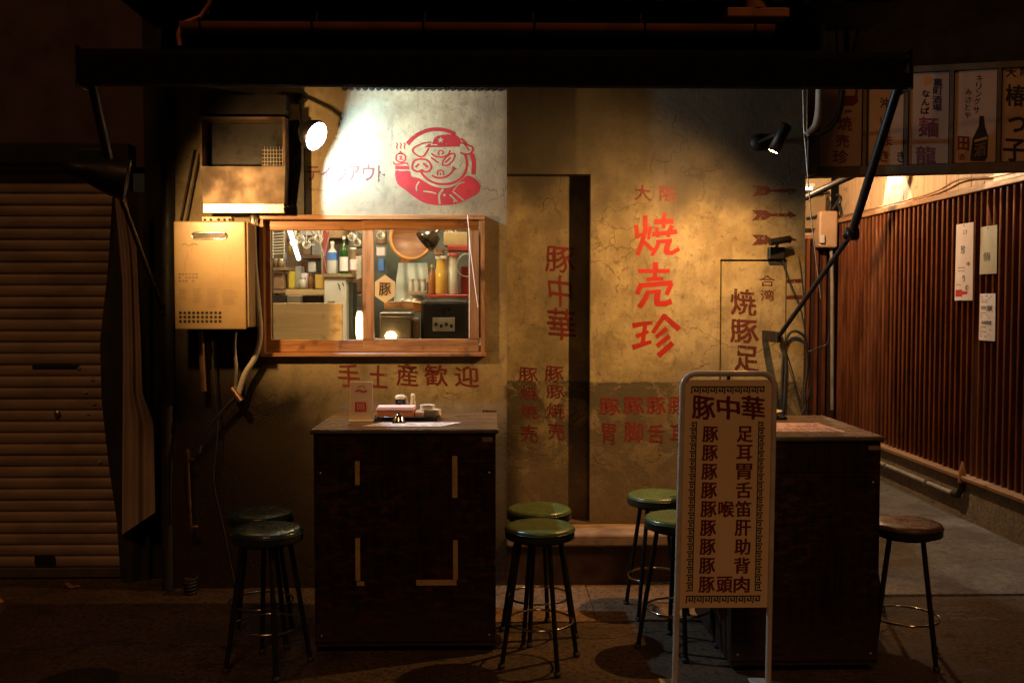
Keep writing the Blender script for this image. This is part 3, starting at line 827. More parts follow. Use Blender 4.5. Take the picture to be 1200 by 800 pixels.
for (x_, y_, Y_) in [(341, 299, 1.36), (347, 299, 1.36), (338, 284, 1.45), (345, 285, 1.45), (351, 284, 1.45), (358, 284, 1.5), (367, 279, 1.5), (323, 313, .95), (329, 313, .95), (324, 355, 1.0), (355, 338, .98), (364, 338, 1.0), (386, 279, 1.62), (393, 279, 1.62), (412, 272, 1.55), (362, 340, 1.2), (349, 325, 1.4), (356, 325, 1.4), (371, 335, 1.3), (419, 345, 1.35), (415, 345, 1.38)]:
    q = P(x_, y_, Y_); r_ = random.uniform(.016, .026); h_ = random.uniform(.05, .11); m_ = random.choice(['brownish', 'white', 'amber', 'foil', 'cream', 'redbox', 'clearish', 'yellow', 'steel'])
    t = thing('spice_jar', 'one of many small jars and tins crowding the kitchen shelves', 'jar', q, 'small jars crowding the kitchen shelves')
    b = MB(); b.lathe([(0, 0), (r_, 0), (r_, h_ * .7), (r_ * .7, h_ * .85)], 12, q); b.build('body', M[m_], t)
    b = MB(); b.lathe([(r_ * .75, h_ * .83), (r_ * .75, h_), (0, h_)], 12, q); b.build('lid', M[random.choice(['white', 'dark', 'redbox', 'steel'])], t)
for (x_, y_, Y_, l_) in [(344, 262, 1.1, .20), (352, 262, 1.15, .16), (359, 262, 1.1, .22), (366, 262, 1.12, .18), (373, 262, 1.1, .15), (412, 262, 1.2, .14), (418, 262, 1.25, .2), (446, 262, 1.2, .12), (526, 262, 1.0, .1), (534, 262, 1.0, .12)]:
    q = P(x_, y_, Y_); t = thing('hanging_utensil', 'one of the steel utensils hanging from the kitchen ceiling rail', 'utensil', q, 'steel utensils hung over the kitchen')
    b = MB(); b.tube([q + Vector((0, 0, .1)), q + Vector((0, 0, -l_ * .6))], .0045, 6); b.build('handle', M['steel'], t)
    b = MB(); b.lathe([(0, -.02), (.022, -.012), (.03, .01), (.027, .01), (.0, -.012)], 14, q + Vector((0, 0, -l_ * .6 - .01)), (.3, -1, .3)); b.build('bowl', M['steel'], t)
for i_, (r9, Y9, m9, nm9, lb9, ct9) in enumerate([((440, 270, 452, 286), 1.3, 'brownish', 'carton_box', 'brown box on the steel cabinet in the upper corner of the second pane', 'box'), ((441, 289, 451, 300), 1.35, 'paper', 'paper_note', 'white paper note on the steel cabinet by the round tray', 'note'),
        ((443, 303, 450, 318), 1.35, 'blue', 'food_packet', 'blue packet on the steel cabinet above the hexagonal sign', 'packet'), ((508, 290, 520, 299), 1.2, 'copper', 'storage_tin', 'copper tin behind the tops of the pickle jars', 'tin'), ((470, 297, 480, 310), 1.4, 'amber', 'storage_tub', 'amber tub peeking out between round tray and cloth', 'tub'),
        ((384, 352, 392, 392), .78, 'steel', 'steel_tray', 'upright steel tray leaning on the white cabinet door', 'tray'), ((336, 346, 352, 356), .8, 'steel', 'steel_bowl', 'steel bowl shelf unit just over the propped board', 'bowl'), ((409, 325, 422, 343), 1.2, 'brownish', 'carton_box', 'brown box right of the white cabinet under the cord', 'box'),
        ((484, 352, 494, 366), .5, 'amber', 'sauce_pot', 'amber sauce pot behind the metal box', 'pot'), ((500, 330, 512, 345), .95, 'steel', 'steel_tray', 'small steel tray behind the amber bottle', 'tray'), ((519, 300, 526, 344), .95, 'brownish', 'wooden_stick_box', 'narrow brown box behind the pickle jars', 'box')]):
    kbox(nm9, lb9, ct9, r9, Y9, .08, M[m9])
for (xa_, ya_, xb_, yb_, Y_) in ((372, 270, 386, 330, .9),  (388, 268, 380, 300, 1.0), (500, 356, 470, 352, .5),):
    b = MB(); b.tube([P(xa_, ya_, Y_), P(xb_, yb_, Y_)], .0045, 6); tag(b.build('cooking_rod', M['steel']), 'one of the long thin steel rods and chopsticks propped about the kitchen', 'rod', 'thin steel rods propped about the kitchen')
rl = MB(); rl.tube([P(320, 262, 1.1) + Vector((0, 0, .1)), P(545, 262, 1.1) + Vector((0, 0, .1))], .008, 8); tag(rl.build('utensil_rail', M['steel']), 'steel rail below the kitchen ceiling with utensils hung on it', 'rail')
# second pane
lid = thing('round_tray', 'big round wooden lid with an orange rim hung above the cloth', 'lid', P(483, 283, .75))
q = P(482, 279, .75); mb = MB(); mb.lathe([(0, 0), (.122, 0), (.122, .01)], 36, q, (0, -1, .1)); mb.build('disc', M['basket'], lid)
mb = MB(); mb.tube([q + Vector((.13 * math.cos(a_ * PI / 18), -.012, .13 * math.sin(a_ * PI / 18))) for a_ in range(36)], .011, 8, closed=True); mb.build('rim', M['bamboo'], lid)
pot = thing('hanging_ladle', 'dark steel ladle hanging across the round wooden lid', 'ladle', P(500, 285, .6))
qa, qb = P(483, 270, .6), P(505, 290, .6); mb = MB(); mb.lathe([(0, .1), (.05, .085), (.072, .03), (.075, 0), (.07, 0), (.04, .07)], 20, P(497, 284, .6), (.8, .2, .7)); mb.build('bowl', mat('blackened_steel', (.10, .085, .07), (.05, .04, .03), .25, .9), pot)
mb = MB(); mb.tube([P(503, 278, .6), P(524, 262, .62)], .008, 8); mb.build('handle', M['steel'], pot)
ap = MB()
axl, axr, az0, az1 = RC(461, 308, 506, 354, 1.0)
ap.grid(lambda u, v: Vector((axl + (axr - axl) * (u * (.75 + .25 * (1 - v)) + .125 * v * 1.0), 1.0 + .018 * math.sin(u * 17 + v * 2) + .01 * math.sin(v * 9), az0 + (az1 - az0) * v)), 20, 10)
tag(ap.build('hanging_cloth', M['apron']), 'pale blue kitchen cloth hanging below the round lid', 'cloth')
kbox('steel_plate_rack', 'steel rack of small dishes in front of the blue cloth', 'rack', (477, 341, 501, 346), .85, .15, M['steel'])
for i in range(3):
    kbottle('drinking_glass', 'clear tumbler on the steel rack, %s' % ['closest to the blue cloth edge', 'between its two neighbours', 'closest to the yellow jar'][i], 'glass', 482 + i * 7, 327, 341, 6, .9, M['clearish'], M['steel'], neck=.9)
hx = thing('hexagon_sign', 'cream hexagonal wooden sign with one brown Chinese character', 'sign', P(451, 355, .5))
hp = [P(451 + 13.5 * math.sin(R(60 * i)), 338.5 - 16.5 * math.cos(R(60 * i)), .5) for i in range(6)]
mb = MB(); mb.prism(hp, (0, .012, 0)); mb.build('panel', mat('cream_board', (.72, .56, .40), (.66, .5, .34), .6), hx)
mb = MB(); put(mb, '豚', lambda u, v, k=0: P(u, v, .497), 444, 346, 458, 331, .01); mb.build('lettering', mat('brown_print', (.16, .05, .03), None, .6), hx)
kbottle('pickle_jar', 'tall glass jar of yellow pickles on the red shelf', 'jar', 517, 300, 345, 14, .7, M['yellow'], M['clearish'], neck=.8)
kbottle('sauce_bottle', 'amber sauce bottle next to the yellow pickle jar', 'bottle', 506.5, 310, 345, 9, .7, M['amber'], M['yellow'])
kbottle('glass_jar', 'empty glass jar between the pickle jar and the hanging ring', 'jar', 531, 297, 345, 13, .72, M['clearish'], M['redbox'], neck=.8)
kbox('red_carton', 'flat red carton under the upper edge of the second pane', 'box', (524, 288, 549, 294), .7, .15, M['redbox'])
kbox('white_carton', 'cream carton lying on top of the flat red one', 'box', (520, 272, 548, 288), .72, .15, M['cream'])
kbox('spice_box', 'brown box behind the white hanging ring', 'box', (540, 312, 549, 345), .8, .12, M['redbox'])
kbox('jar_shelf', 'thin red-edged shelf under the jars', 'shelf', (500, 345, 549, 349), .62, .25, M['redbox'])
rg = MB(); q = P(547, 311, .3); rg.tube([q + Vector((.058 * math.cos(a_ * PI / 16), 0, .066 * math.sin(a_ * PI / 16))) for a_ in range(32)], .0035, 6, closed=True)
tag(rg.build('wire_ring', M['white']), 'thin white wire ring hanging against the stile', 'ring')
mc = thing('rice_cooker', 'black kitchen machine with a pale control panel', 'appliance', P(522, 397, .35))
a, b_, c0, c1 = RC(493, 352, 549, 410, .35); mb = MB(); mb.box(a, b_, .35, .6, c0, c1, c=.02); mb.build('body', M['dark'], mc)
a, b_, c0, c1 = RC(507, 372, 533, 388, .345); mb = MB(); mb.box(a, b_, .343, .35, c0, c1, c=.002); mb.build('control_panel', mat('control_panel', (.50, .45, .36), (.4, .35, .28), .4), mc)
for i in range(4): mb = MB(); q = P(511 + i * 6, 380 + (i % 2) * 2, .34); mb.box(q.x - .008, q.x + .008, .338, .3428, q.z - .01, q.z + .01); mb.build('button', M['dark'], mc)
cr = thing('copper_tray', 'shallow copper tray of food behind the metal box', 'tray', P(466, 362, .6))
a, b_, c0, c1 = RC(450, 353, 494, 362, .6); mb = MB(); mb.box(a, b_, .6, .8, c0, c1, c=.006); mb.build('tray', M['frame_wood'], cr)
for i in range(3): mb = MB(); q = P(472 + i * 7, 353, .62); mb.lathe([(0, .018), (.015, .012), (.02, 0)], 10, q); mb.build('bowl', M['plate'], cr)
mb_ = thing('metal_box', 'dull metal cash box at the lower edge of the second pane', 'box', P(463, 397, .25))
a, b_, c0, c1 = RC(445, 372, 481, 404, .25); mb = MB(); mb.box(a, b_, .25, .45, c0, c1, c=.006); mb.build('body', mat('dull_metal', (.36, .31, .22), (.28, .23, .16), .4, .5), mb_)
mb = MB(); a, b_, c0, c1 = RC(445, 366, 482, 372, .24); mb.box(a, b_, .24, .46, c0 + .002, c1, c=.004); mb.build('lid', M['steel'], mb_)
lp = MB(); q = P(458, 394, .2); lp.lathe([(0, .03), (.022, .026), (.036, .005), (.03, -.015), (0, -.02)], 16, q); tag(lp.build('round_bulb', M['amber_glow']), 'small round glowing bulb before the metal box', 'lamp')
kbox('cylinder_tin', 'narrow brown tin between metal box and black machine', 'tin', (482, 372, 491, 398), .3, .1, M['brownish'], c=.02)
kc = MB(); a, b_, _, _ = RC(312, 398, 560, 402, .1); kc.box(K0 + .01, K1 - .01, .062, 1.2, Z0 - .05, P(480, 404, .1).z); tag(kc.build('kitchen_counter', M['steel']), 'steel kitchen counter running behind the takeaway window', 'counter')
kb = MB(); a, b_, c0, c1 = RC(438, 268, 560, 400, 1.6); kb.box(a, b_, 1.6, 1.7, c0, c1); tag(kb.build('steel_cabinet', M['kgreen']), 'tall grey-green steel cabinet at the back of the kitchen', 'cabinet')

# ================================================================== HOOD, HEATER, PIPES
hd = thing('exhaust_hood', 'stainless exhaust hood jutting from the wall above the heater', 'hood', P(285, 250, -.05))
hy = -.15
a, b_, c0, c1 = RC(234, 140, 334, 195, hy); a0_, b0_, d0, d1 = RC(240, 195, 333, 239, hy + .02)
lo = RC(238, 238.5, 333, 250, hy + .02)
mb = MB()
mb.box(a, a + .012, hy, -.0, c0, c1); mb.box(b_ - .012, b_, hy, -.0, c0, c1); mb.box(a, b_, hy - .001, -.0, c1, c1 + .014); 
mb.build('frame', mat('sooty_steel', (.16, .10, .06), (.07, .045, .03), .5, .6), hd)
mb = MB(); mb.box(a + .013, b_ - .013, -.02, -.003, c0, c1 - .001); mb.build('recess', M['black'], hd)
for i in range(7): mb = MB(); x = b_ - .02 - .016 * i; mb.tube([(x, hy + .03, c0 + .005), (x, hy + .03, c0 + .11)], .0015, 5); mb.build('grille_wire', M['steel'], hd)
for i in range(5): mb = MB(); z = c0 + .01 + .02 * i; mb.tube([(b_ - .13, hy + .028, z), (b_ - .013, hy + .028, z)], .0015, 5); mb.build('grille_wire', M['steel'], hd)
mb = MB()
mb.add([(a, hy, c0), (b_, hy, c0), (lo[1], hy + .02, lo[3]), (lo[0], hy + .02, lo[3]), (a, -.003, c0 - .001), (b_, -.003, c0 - .001), (lo[1], -.003, lo[3]), (lo[0], -.003, lo[3])],
       [(0, 3, 2, 1), (4, 5, 6, 7), (0, 1, 5, 4), (2, 3, 7, 6), (0, 4, 7, 3), (1, 2, 6, 5)])
mb.build('slanted_panel', mat('worn_hood_steel', (.13, .10, .07), (.09, .065, .045), .6, .6, ns=5, bump=.1), hd)
mb = MB(); mb.box(lo[0], lo[1], hy + .012, hy + .045, lo[2], lo[3] - .001, c=.003); mb.build('lip', M['steel'], hd)
a, b_, c0, c1 = RC(337, 112, 347, 249, -.2); mb = MB(); mb.box(a, b_ + .01, -.05, -.0, c0, c1 - .1); mb.build('side_bracket', M['black'], hd)
for (p, q_) in (((228, 176), (211, 262)), ((234, 180), (218, 262))): mb = MB(); mb.tube([P(*p, -.02), P(*q_, -.02)], .006, 8); mb.build('strut', M['black'], hd)
mb = MB(); a, b_, c0, c1 = RC(236, 112, 336, 139, -.1); mb.box(a, b_, -.12, -.001, c0 + .02, c1); mb.build('duct', M['dark_wall'], hd)

ht = thing('water_heater', 'cream wall-mounted gas water heater with brown stains and vent holes', 'water heater', P(248, 387, -.02))
hy = -.24
a, b_, c0, c1 = RC(204, 259, 288, 386, hy)
mb = MB(); mb.box(a + .006, b_ + .012, hy + .015, -.005, c0 + .01, c1 - .004, c=.006); mb.build('body', M['cream'], ht)
hm = NT('heater_front')
n_ = hm.noise(14, 5, (2.5, 1, .5), .6); n2 = hm.noise(3, 4)
c = hm.mix(hm.smooth(n2, .3, .7), (.29, .21, .105), (.215, .15, .07)); c = hm.mix(hm.smooth(n_, .6, .72, 0, .7), c, (.25, .15, .07))
hm.set('Base Color', c); hm.set('Roughness', .33)
mb = MB(); mb.box(a, b_, hy, hy + .016, c0, c1, c=.008); cov = mb.build('front_cover', hm.m, ht)
vx0, vx1, vz0, vz1 = RC(225, 272.5, 266, 280, hy)
mb = MB(); pts = [Vector((x, hy - .003, z)) for x, z in [(vx0 + .016 * (1 - math.cos(t_)) - .0, 0) for t_ in ()]]
r_ = (vz1 - vz0) / 2; zc = (vz0 + vz1) / 2
cap_ = [(vx0 + r_ - r_ * math.sin(R(180 * i / 6)), zc + r_ * math.cos(R(180 * i / 6))) for i in range(7)] + [(vx1 - r_ + r_ * math.sin(R(180 * i / 6)), zc - r_ * math.cos(R(180 * i / 6))) for i in range(7)]
mb.tube([(x, hy - .002, z) for x, z in cap_], .0045, 6, closed=True); mb.build('vent_rim', M['chrome'], cov)
mb = MB(); mb.add([(x, hy - .0015, z) for x, z in cap_], [tuple(range(14))]); mb.build('vent_slot', M['black'], cov)
mb = MB()
for i in range(10):
    for j in range(3):
        q = P(211.5 + i * 5.15, 366.5 + j * 5, hy)
        mb.lathe([(0, .0012), (.0082, .0012), (.0082, -.001)], 8, q, (0, -1, 0), smooth=False)
mb.build('vent_holes', M['black'], cov)['kind'] = 'stuff'
fl = lambda u, v, k=0: P(u, v, hy - .0015 - .0003 * k)
mb = MB()
for i in range(6):
    for j in range(3):
        if random.random() < .8: poly(mb, [(209 + i * 4, 320 + j * 4), (212 + i * 4, 320 + j * 4), (212 + i * 4, 322.2 + j * 4), (209 + i * 4, 322.2 + j * 4)], fl)
for (xx, yy, ww, nn) in ((210, 339, 12, 5), (226, 338, 13, 7), (243, 338, 15, 9), (261, 340, 20, 7)):
    for j in range(nn):
        y = yy + j * 2.6; poly(mb, [(xx, y), (xx + ww * random.uniform(.6, 1), y), (xx + ww * .6, y + .7), (xx, y + .7)], fl)
ribbon(mb, curve_pts([(213, 287), (217, 285.5), (221, 288), (226, 285.5), (232, 287)], 3), 1.3, fl)
mb.build('printed_labels', mat('heater_print', (.20, .13, .08), None, .6), cov, kind='stuff')
mb = MB(); a, b_, c0_, c1_ = RC(237, 255, 272, 260, hy + .05); mb.box(a, b_, hy + .04, hy + .1, c0_, c1_ + .005, c=.003); mb.build('flue', M['cream'], ht)
for x in (240, 247, 256, 263, 269): mb = MB(); q = P(x, 257.5, hy + .038); mb.lathe([(0, .002), (.007, .002), (.007, -.001)], 8, q, (0, -1, 0)); mb.build('rivet', M['black'], ht)

pp = thing('water_pipes', 'lagged and copper water pipes bending down from under the heater', 'pipe', P(270, 470, -.05))
for name, pts, r, m in [('pipe', [(297, 254), (298, 300), (302, 350), (305, 392), (299, 418), (287, 438), (279, 462)], .015, 'pvc'), ('pipe', [(276, 388), (275, 408), (277, 430), (276, 452), (279, 466)], .010, 'steel'),
                        ('pipe', [(236, 388), (237, 420), (239, 458)], .017, 'copper'), ('pipe', [(279, 462), (262, 480), (245, 500), (232, 520), (222, 528), (219, 560), (222, 600)], .011, 'rubber'), ('pipe', [(248, 386), (250, 440), (255, 500), (250, 560), (262, 620), (276, 690)], .006, 'rubber')]:
    mb = MB(); mb.tube([P(x, y, -.07) for x, y in curve_pts(pts, 5)], r, 10); mb.build(name, M[m], pp)
mb = MB(); mb.tube([P(272, 455, -.07), P(283, 470, -.09)], .017, 10); mb.build('elbow', M['copper'], pp)
mb = MB(); q = P(297, 256, -.07); mb.lathe([(.02, -.02), (.02, .015), (.012, .02), (0, .02)], 10, q); mb.build('collar', M['steel'], pp)
tp = thing('standpipe_tap', 'thin copper standpipe with small tap handles low on the dark wall', 'tap', P(221, 640, -.08))
mb = MB(); mb.tube([P(219.5, 526, -.08), P(221, 560, -.08), P(224, 622, -.08)], .009, 8); mb.build('pipe', M['copper'], tp)
for (x, y) in ((224, 538), (228, 617)): mb = MB(); q = P(x, y, -.1); mb.box(q.x - .012, q.x + .016, q.y - .01, q.y + .02, q.z - .006, q.z + .006, c=.003); mb.build('handle', M['copper'], tp)
mb = MB(); mb.tube([P(236, 522, -.1), P(234, 530, -.1)], .004, 6); mb.build('lever', M['steel'], tp)
hs = MB(); pts = []
for i in range(70): pts.append(P(223, 708, -.1) + Vector((.035 * math.cos(i * .75), .035 * math.sin(i * .75), i * .0022)))
hs.tube(pts, .006, 6); tag(hs.build('coiled_hose', M['rubber']), 'black coiled hose standing on the ground under the tap', 'hose')

# ================================================================== AWNING
aw = thing('awning', 'long black roll-out awning stretched over the whole front', 'awning', (-.1, -.55, 2.5))
ay = -1.1
a, b_, c0, c1 = RC(96, 60, 1063, 103, ay)
prof = [(-.03, c0 + .004), (.0, c0), (.05, c0 + .01), (.07, c0 + .05), (.07, c1 - .04), (.04, c1), (-.01, c1), (-.035, c1 - .03)]
mb = MB(); mb.prism([(a, ay + y, z) for y, z in prof], (b_ - a, 0, 0)); mb.build('front_bar', M['awning'], aw)
mb = MB(); mb.box(a - .012, a, ay - .045, ay + .08, c0 - .008, c1 + .008, c=.004); mb.build('end_cap', M['black'], aw); mb = MB(); mb.box(b_, b_ + .012, ay - .045, ay + .08, c0 - .008, c1 + .008, c=.004); mb.build('end_cap', M['black'], aw)
mb = MB()
xs0, xs1 = XL - .05, XW + .02
mb.grid(lambda u, v: Vector(((a + .03) * (1 - v) + xs0 * v + u * ((b_ - a - .06) * (1 - v) + (xs1 - xs0) * v), (ay + .03) * (1 - v) - .02 * v, (c1 - .012) * (1 - v) + 2.9 * v - .03 * math.sin(PI * v))), 24, 8)
mb.build('cloth', M['awning'], aw)
mb = MB(); mb.tube([(xs0, -.05, 2.92), (xs1, -.05, 2.92)], .04, 12); mb.build('roller', M['black'], aw)
# near arm, far arm
def arm(pa, pb, pc, ya, yb, yc, side):
    A, B, C_ = P(*pa, ya), P(*pb, yb), P(*pc, yc)
    mb = MB(); mb.tube([A, B], .021, 10); mb.build('upper_arm', M['black'], aw)
    mb = MB(); mb.tube([B, C_], .013, 10); mb.build('lower_arm', M['black'], aw)
    mb = MB(); mb.lathe([(0, .03), (.032, .028), (.034, 0), (.032, -.028), (0, -.03)], 14, B, (1, 0, 0)); mb.tube([B + Vector((-.04, 0, -.02)), B + Vector((.03, 0, .03))], .012, 8); mb.build('elbow_joint', M['black'], aw)
    mb = MB(); mb.box(C_.x - .014, C_.x + .014, C_.y - .012, YR if side > 0 else 0, C_.z - .03, C_.z + .03, c=.004); mb.build('wall_bracket', M['black'], aw)


arm((1061, 75), (998, 274), (912, 395), ay, -.62, -.06, 1)
arm((104, 80), (130, 200), (190, 362), ay, -.93, -.06, -1)
mb = MB(); q = P(1061, 76, ay); mb.tube([q + Vector((0, 0, .03)), q + Vector((.0, -.01, -.05))], .03, 10); mb.build('hinge', M['black'], aw)
cw = MB(); pts = [P(941, 106, -.06), P(942, 150, -.06), P(946, 200, -.06), P(951, 260, -.06), P(957, 310, -.05), P(962, 350, -.05)]
cw.tube(pts, .0035, 6); tag(cw.build('hanging_wire', M['steel']), 'thin pale cord hanging down the corner by the alley', 'cord')

# ================================================================== LAMPS ON THE FRONT
def spot(name, loc, target, power, col, size, blend, rad, parent=None):
    d = bpy.data.lights.new(name, 'SPOT'); d.energy = power; d.color = col; d.spot_size = R(size); d.spot_blend = blend; d.shadow_soft_size = rad
    o_ = bpy.data.objects.new(name, d); COL.objects.link(o_)
    o_.location = Vector(loc) - (WL(parent) if parent else Vector((0, 0, 0)))
    if parent: o_.parent = parent
    o_.rotation_euler = (Vector(target) - Vector(loc)).to_track_quat('-Z', 'Y').to_euler()
    return o_


# 1. floodlight on the awning arm (warm)
L1 = P(146, 211, -.95); T1 = P(420, 305, 0)
ax1 = (T1 - L1).normalized()
fl1 = thing('arm_floodlight', 'black reflector floodlight clipped to the awning arm before the shutter', 'floodlight', L1)
vis = Vector((.93, .30, -.20)).normalized()
mb = MB(); mb.lathe([(0, -.27), (.028, -.265), (.036, -.2), (.05, -.16), (.082, -.06), (.094, 0), (.098, .012), (.090, .012), (.084, 0), (.05, -.08), (.02, -.11)], 28, L1, vis); mb.build('shade', M['black'], fl1)
mb = MB(); mb.lathe([(0, -.03), (.05, -.035), (.078, -.03)], 24, L1, vis); mb.build('lens', M['warm_dim'], fl1)
mb = MB(); mb.box(L1.x - .20, L1.x - .08, L1.y - .03, L1.y + .03, L1.z + .06, L1.z + .14, c=.01); mb.tube([L1 + Vector((-.12, 0, .07)), L1 + Vector((-.1, 0, .0))], .012, 8); mb.build('clamp', M['black'], fl1)
spot('arm_floodlight_beam', L1 + vis * .02, T1, 135, (1.0, .53, .18), 112, 1.0, .03, fl1)

# 2. white lamp over the window
L2 = P(371, 160, -.25)
n2_ = Vector((.78, -.40, -.42)).normalized()
wl = thing('white_lamp', 'glaring white round lamp lighting the takeaway lettering', 'lamp', L2)
mb = MB(); mb.lathe([(0, .004), (.055, .006), (.075, 0)], 28, L2, n2_); mb.build('lens', M['white_lens'], wl)
mb = MB(); mb.lathe([(.08, .004), (.084, -.01), (.07, -.05), (.03, -.1), (0, -.105)], 28, L2 - n2_ * .006, n2_); mb.build('shade', M['black'], wl)
q = P(352, 118, -.05); mb = MB(); mb.tube([L2 - n2_ * .1, L2 - n2_ * .12 + Vector((0, .03, .05)), q], .009, 8); mb.lathe([(0, -.03), (.03, -.03), (.03, .01), (0, .01)], 14, P(352, 116, -.01), (0, -1, 0)); mb.build('stem', M['black'], wl)
spot('white_lamp_beam', L2 + n2_ * .012 + Vector((0, 0, 0)), L2 + Vector((.66, .21, -.12)), 92, (.60, .83, 1.0), 152, .06, .02, wl)

# 3. cylinder spotlight on the dark corner (warm)
L3 = P(906, 178, -.52); T3 = P(735, 380, 0)
d3 = Vector((-.42, .10, -.90)).normalized()
sl = thing('cylinder_spotlight', 'small black cylinder spotlight glowing beside the painted arrows', 'spotlight', L3)
mb = MB(); mb.lathe([(0, -.15), (.026, -.148), (.030, -.14), (.030, 0), (.027, 0), (.026, -.02)], 20, L3, d3); mb.build('barrel', M['black'], sl)
mb = MB(); mb.lathe([(0, -.001), (.0265, -.003)], 20, L3, d3); mb.build('lens', M['warm_lens'], sl)
mb = MB(); q = P(889, 167, YR); mb.lathe([(0, .02), (.045, .02), (.05, .0)], 20, q, (0, -1, 0)); mb.tube([q + Vector((0, -.02, 0)), L3 - d3 * .12], .010, 8); mb.build('mount', M['black'], sl)
spot('cylinder_spotlight_beam', L3 + d3 * .004, P(640, 470, YR), 150, (1.0, .51, .165), 156, 1.0, .02, sl)

# security camera and cables on the corner
sc_ = thing('security_camera', 'small dark camera on a bracket over the lowest arrow', 'camera', P(912, 286, -.03))
mb = MB(); qa, qb = P(902, 284, YR - .12), P(926, 280, YR - .10); mb.tube([qa, qb], .020, 12); mb.build('housing', M['black'], sc_)
mb = MB(); a, b_, c0, c1 = RC(899, 290, 917, 304, YR); mb.box(a, b_, YR - .05, YR, c0, c1, c=.004); mb.tube([P(909, 292, YR - .03), P(912, 284, YR - .1)], .009, 8); mb.build('bracket', M['black'], sc_)
cb = thing('cable_bundle', 'loops of black cable hanging at the corner under the camera', 'cable', P(930, 470, -.03))
for pts, r in [([(916, 300), (926, 330), (938, 360), (945, 400)], .004), ([(916, 480), (917, 430), (922, 396), (932, 388), (944, 398), (946, 430), (943, 460), (946, 486)], .008), ([(915, 395), (921, 420), (919, 470), (917, 490)], .012),
               ([(936, 300), (940, 330), (944, 380)], .003), ([(944, 414), (958, 408), (970, 402), (972, 385)], .004), ([(946, 425), (950, 450), (944, 475), (938, 488)], .006), ([(920, 408), (930, 440), (940, 480)], .004)]:
    mb = MB(); mb.tube([P(x, y, YR - .035) for x, y in curve_pts(pts, 5)], r, 7); mb.build('cable', M['rubber'], cb)
vp = thing('corner_pipes', 'pale vent pipe and black cables bending at the corner under the awning', 'pipe', P(950, 160, -.05))
for nm, pts, r, m, Yp in [('pipe', [(960, -20), (962, 40), (960, 100), (959, 130), (955, 148), (946, 158)], .019, 'pvc', .02), ('cable', [(990, -20), (992, 60), (988, 100), (984, 130), (972, 150), (950, 162)], .016, 'rubber', .04), ('cable', [(1003, -20), (1006, 30), (1000, 60), (992, 100)], .008, 'rubber', .04),
                      ('cable', [(978, -20), (980, 40), (984, 90), (990, 110)], .006, 'rubber', .03)]:
    mb = MB(); mb.tube([P(x, y, Yp) for x, y in curve_pts(pts, 5)], r, 10); mb.build(nm, M[m], vp)
mb = MB(); a, b_, c0, c1 = RC(944, 160, 957, 205, .03); mb.box(a, b_, .0, .1, c0, c1, c=.005); mb.build('junction', M['black'], vp)

# ================================================================== LEFT NEIGHBOUR
lbld = thing('neighbour_building', 'dark brown rendered building beside the restaurant', 'building', (-3.2, .3, 0))
sy = .26
a, b_, c0, c1 = RC(-60, 195, 148, 676, sy)
mb = MB(); mb.box(-6, XL - .22, sy + .02, sy + .3, c1 + .0, 5.4); mb.box(-6, a - .8, sy + .02, sy + .3, 0, c1); mb.build('upper_wall', M['left_wall'], lbld)
mb = MB(); mb.box(P(172, 300, sy).x, XL - .10, sy - .02, sy + .4, 0, 5.4); mb.build('corner_post', M['dark_wall'], lbld)
mb = MB(); mb.box(-6, P(160, 300, sy).x, sy - .10, sy + .02, c1 - .0, c1 + .12, c=.01); mb.build('shutter_box', M['dark_wall'], lbld)
mb = MB(); mb.box(-6, b_ + .2, sy - .06, sy + .4, 0, c0 - .02, c=.01); mb.build('doorstep', M['dark_wall'], lbld)
dp = MB(); dp.tube([P(197, -30, -.02), P(197, 700, -.02)], .035, 12); tag(dp.build('drain_pipe', M['rubber']), 'black drainpipe running up the joint between the two buildings', 'pipe')
gr_ = MB(); gr_.box(b_ + .001, b_ + .05, sy - .05, sy + .02, c0, c1 + .0, c=.003); gr_.build('guide_rail', mat('guide_rail', (.10, .08, .065), None, .5, .4), lbld)
sh = thing('roller_shutter', 'closed brown roller shutter of ribbed steel slats', 'shutter', ((a + b_) / 2, sy, c0))
z = c0 + .06
i = 0
pitch = .0655
slat_me = None
while z < c1:
    if slat_me is None:
        mb = MB()
        prf = [(.002, 0), (-.002, .002), (-.006, .006), (-.009, .018), (-.010, .032), (-.009, .046), (-.005, .056), (.001, .0595), (.002, .0655)]
        for xk in range(1):
            vs = []
            for (yy, zz) in prf: vs += [(a - .75, sy + yy, z + zz), (b_, sy + yy, z + zz)]
            mb.add(vs, [(2 * j, 2 * j + 1, 2 * j + 3, 2 * j + 2) for j in range(len(prf) - 1)], True)
        first = mb.build('slat', M['shutter'], sh, origin=((a + b_) / 2, sy, z)); slat_me = first
    else:
        o2 = first.copy(); COL.objects.link(o2); o2.location.z += pitch * i
        o2.location.y += random.uniform(-.0015, .0015)
    z += pitch; i += 1
mb = MB(); mb.box(a - .75, b_, sy - .02, sy + .015, c0 - .0, c0 + .058, c=.004); mb.build('bottom_rail', mat('grey_rail', (.14, .12, .10), None, .5, .4), sh)
mb = MB(); q = P(66, 429, sy - .02); mb.box(q.x - .14, q.x + .13, sy - .019, sy - .012, q.z - .012, q.z + .01, c=.003); mb.build('pull_handle', M['dark_wall'], sh)
mb = MB(); q = P(67, 484, sy - .02); mb.lathe([(0, .012), (.014, .01), (.02, 0)], 12, q, (0, -1, 0)); mb.build('lock', M['steel'], sh)
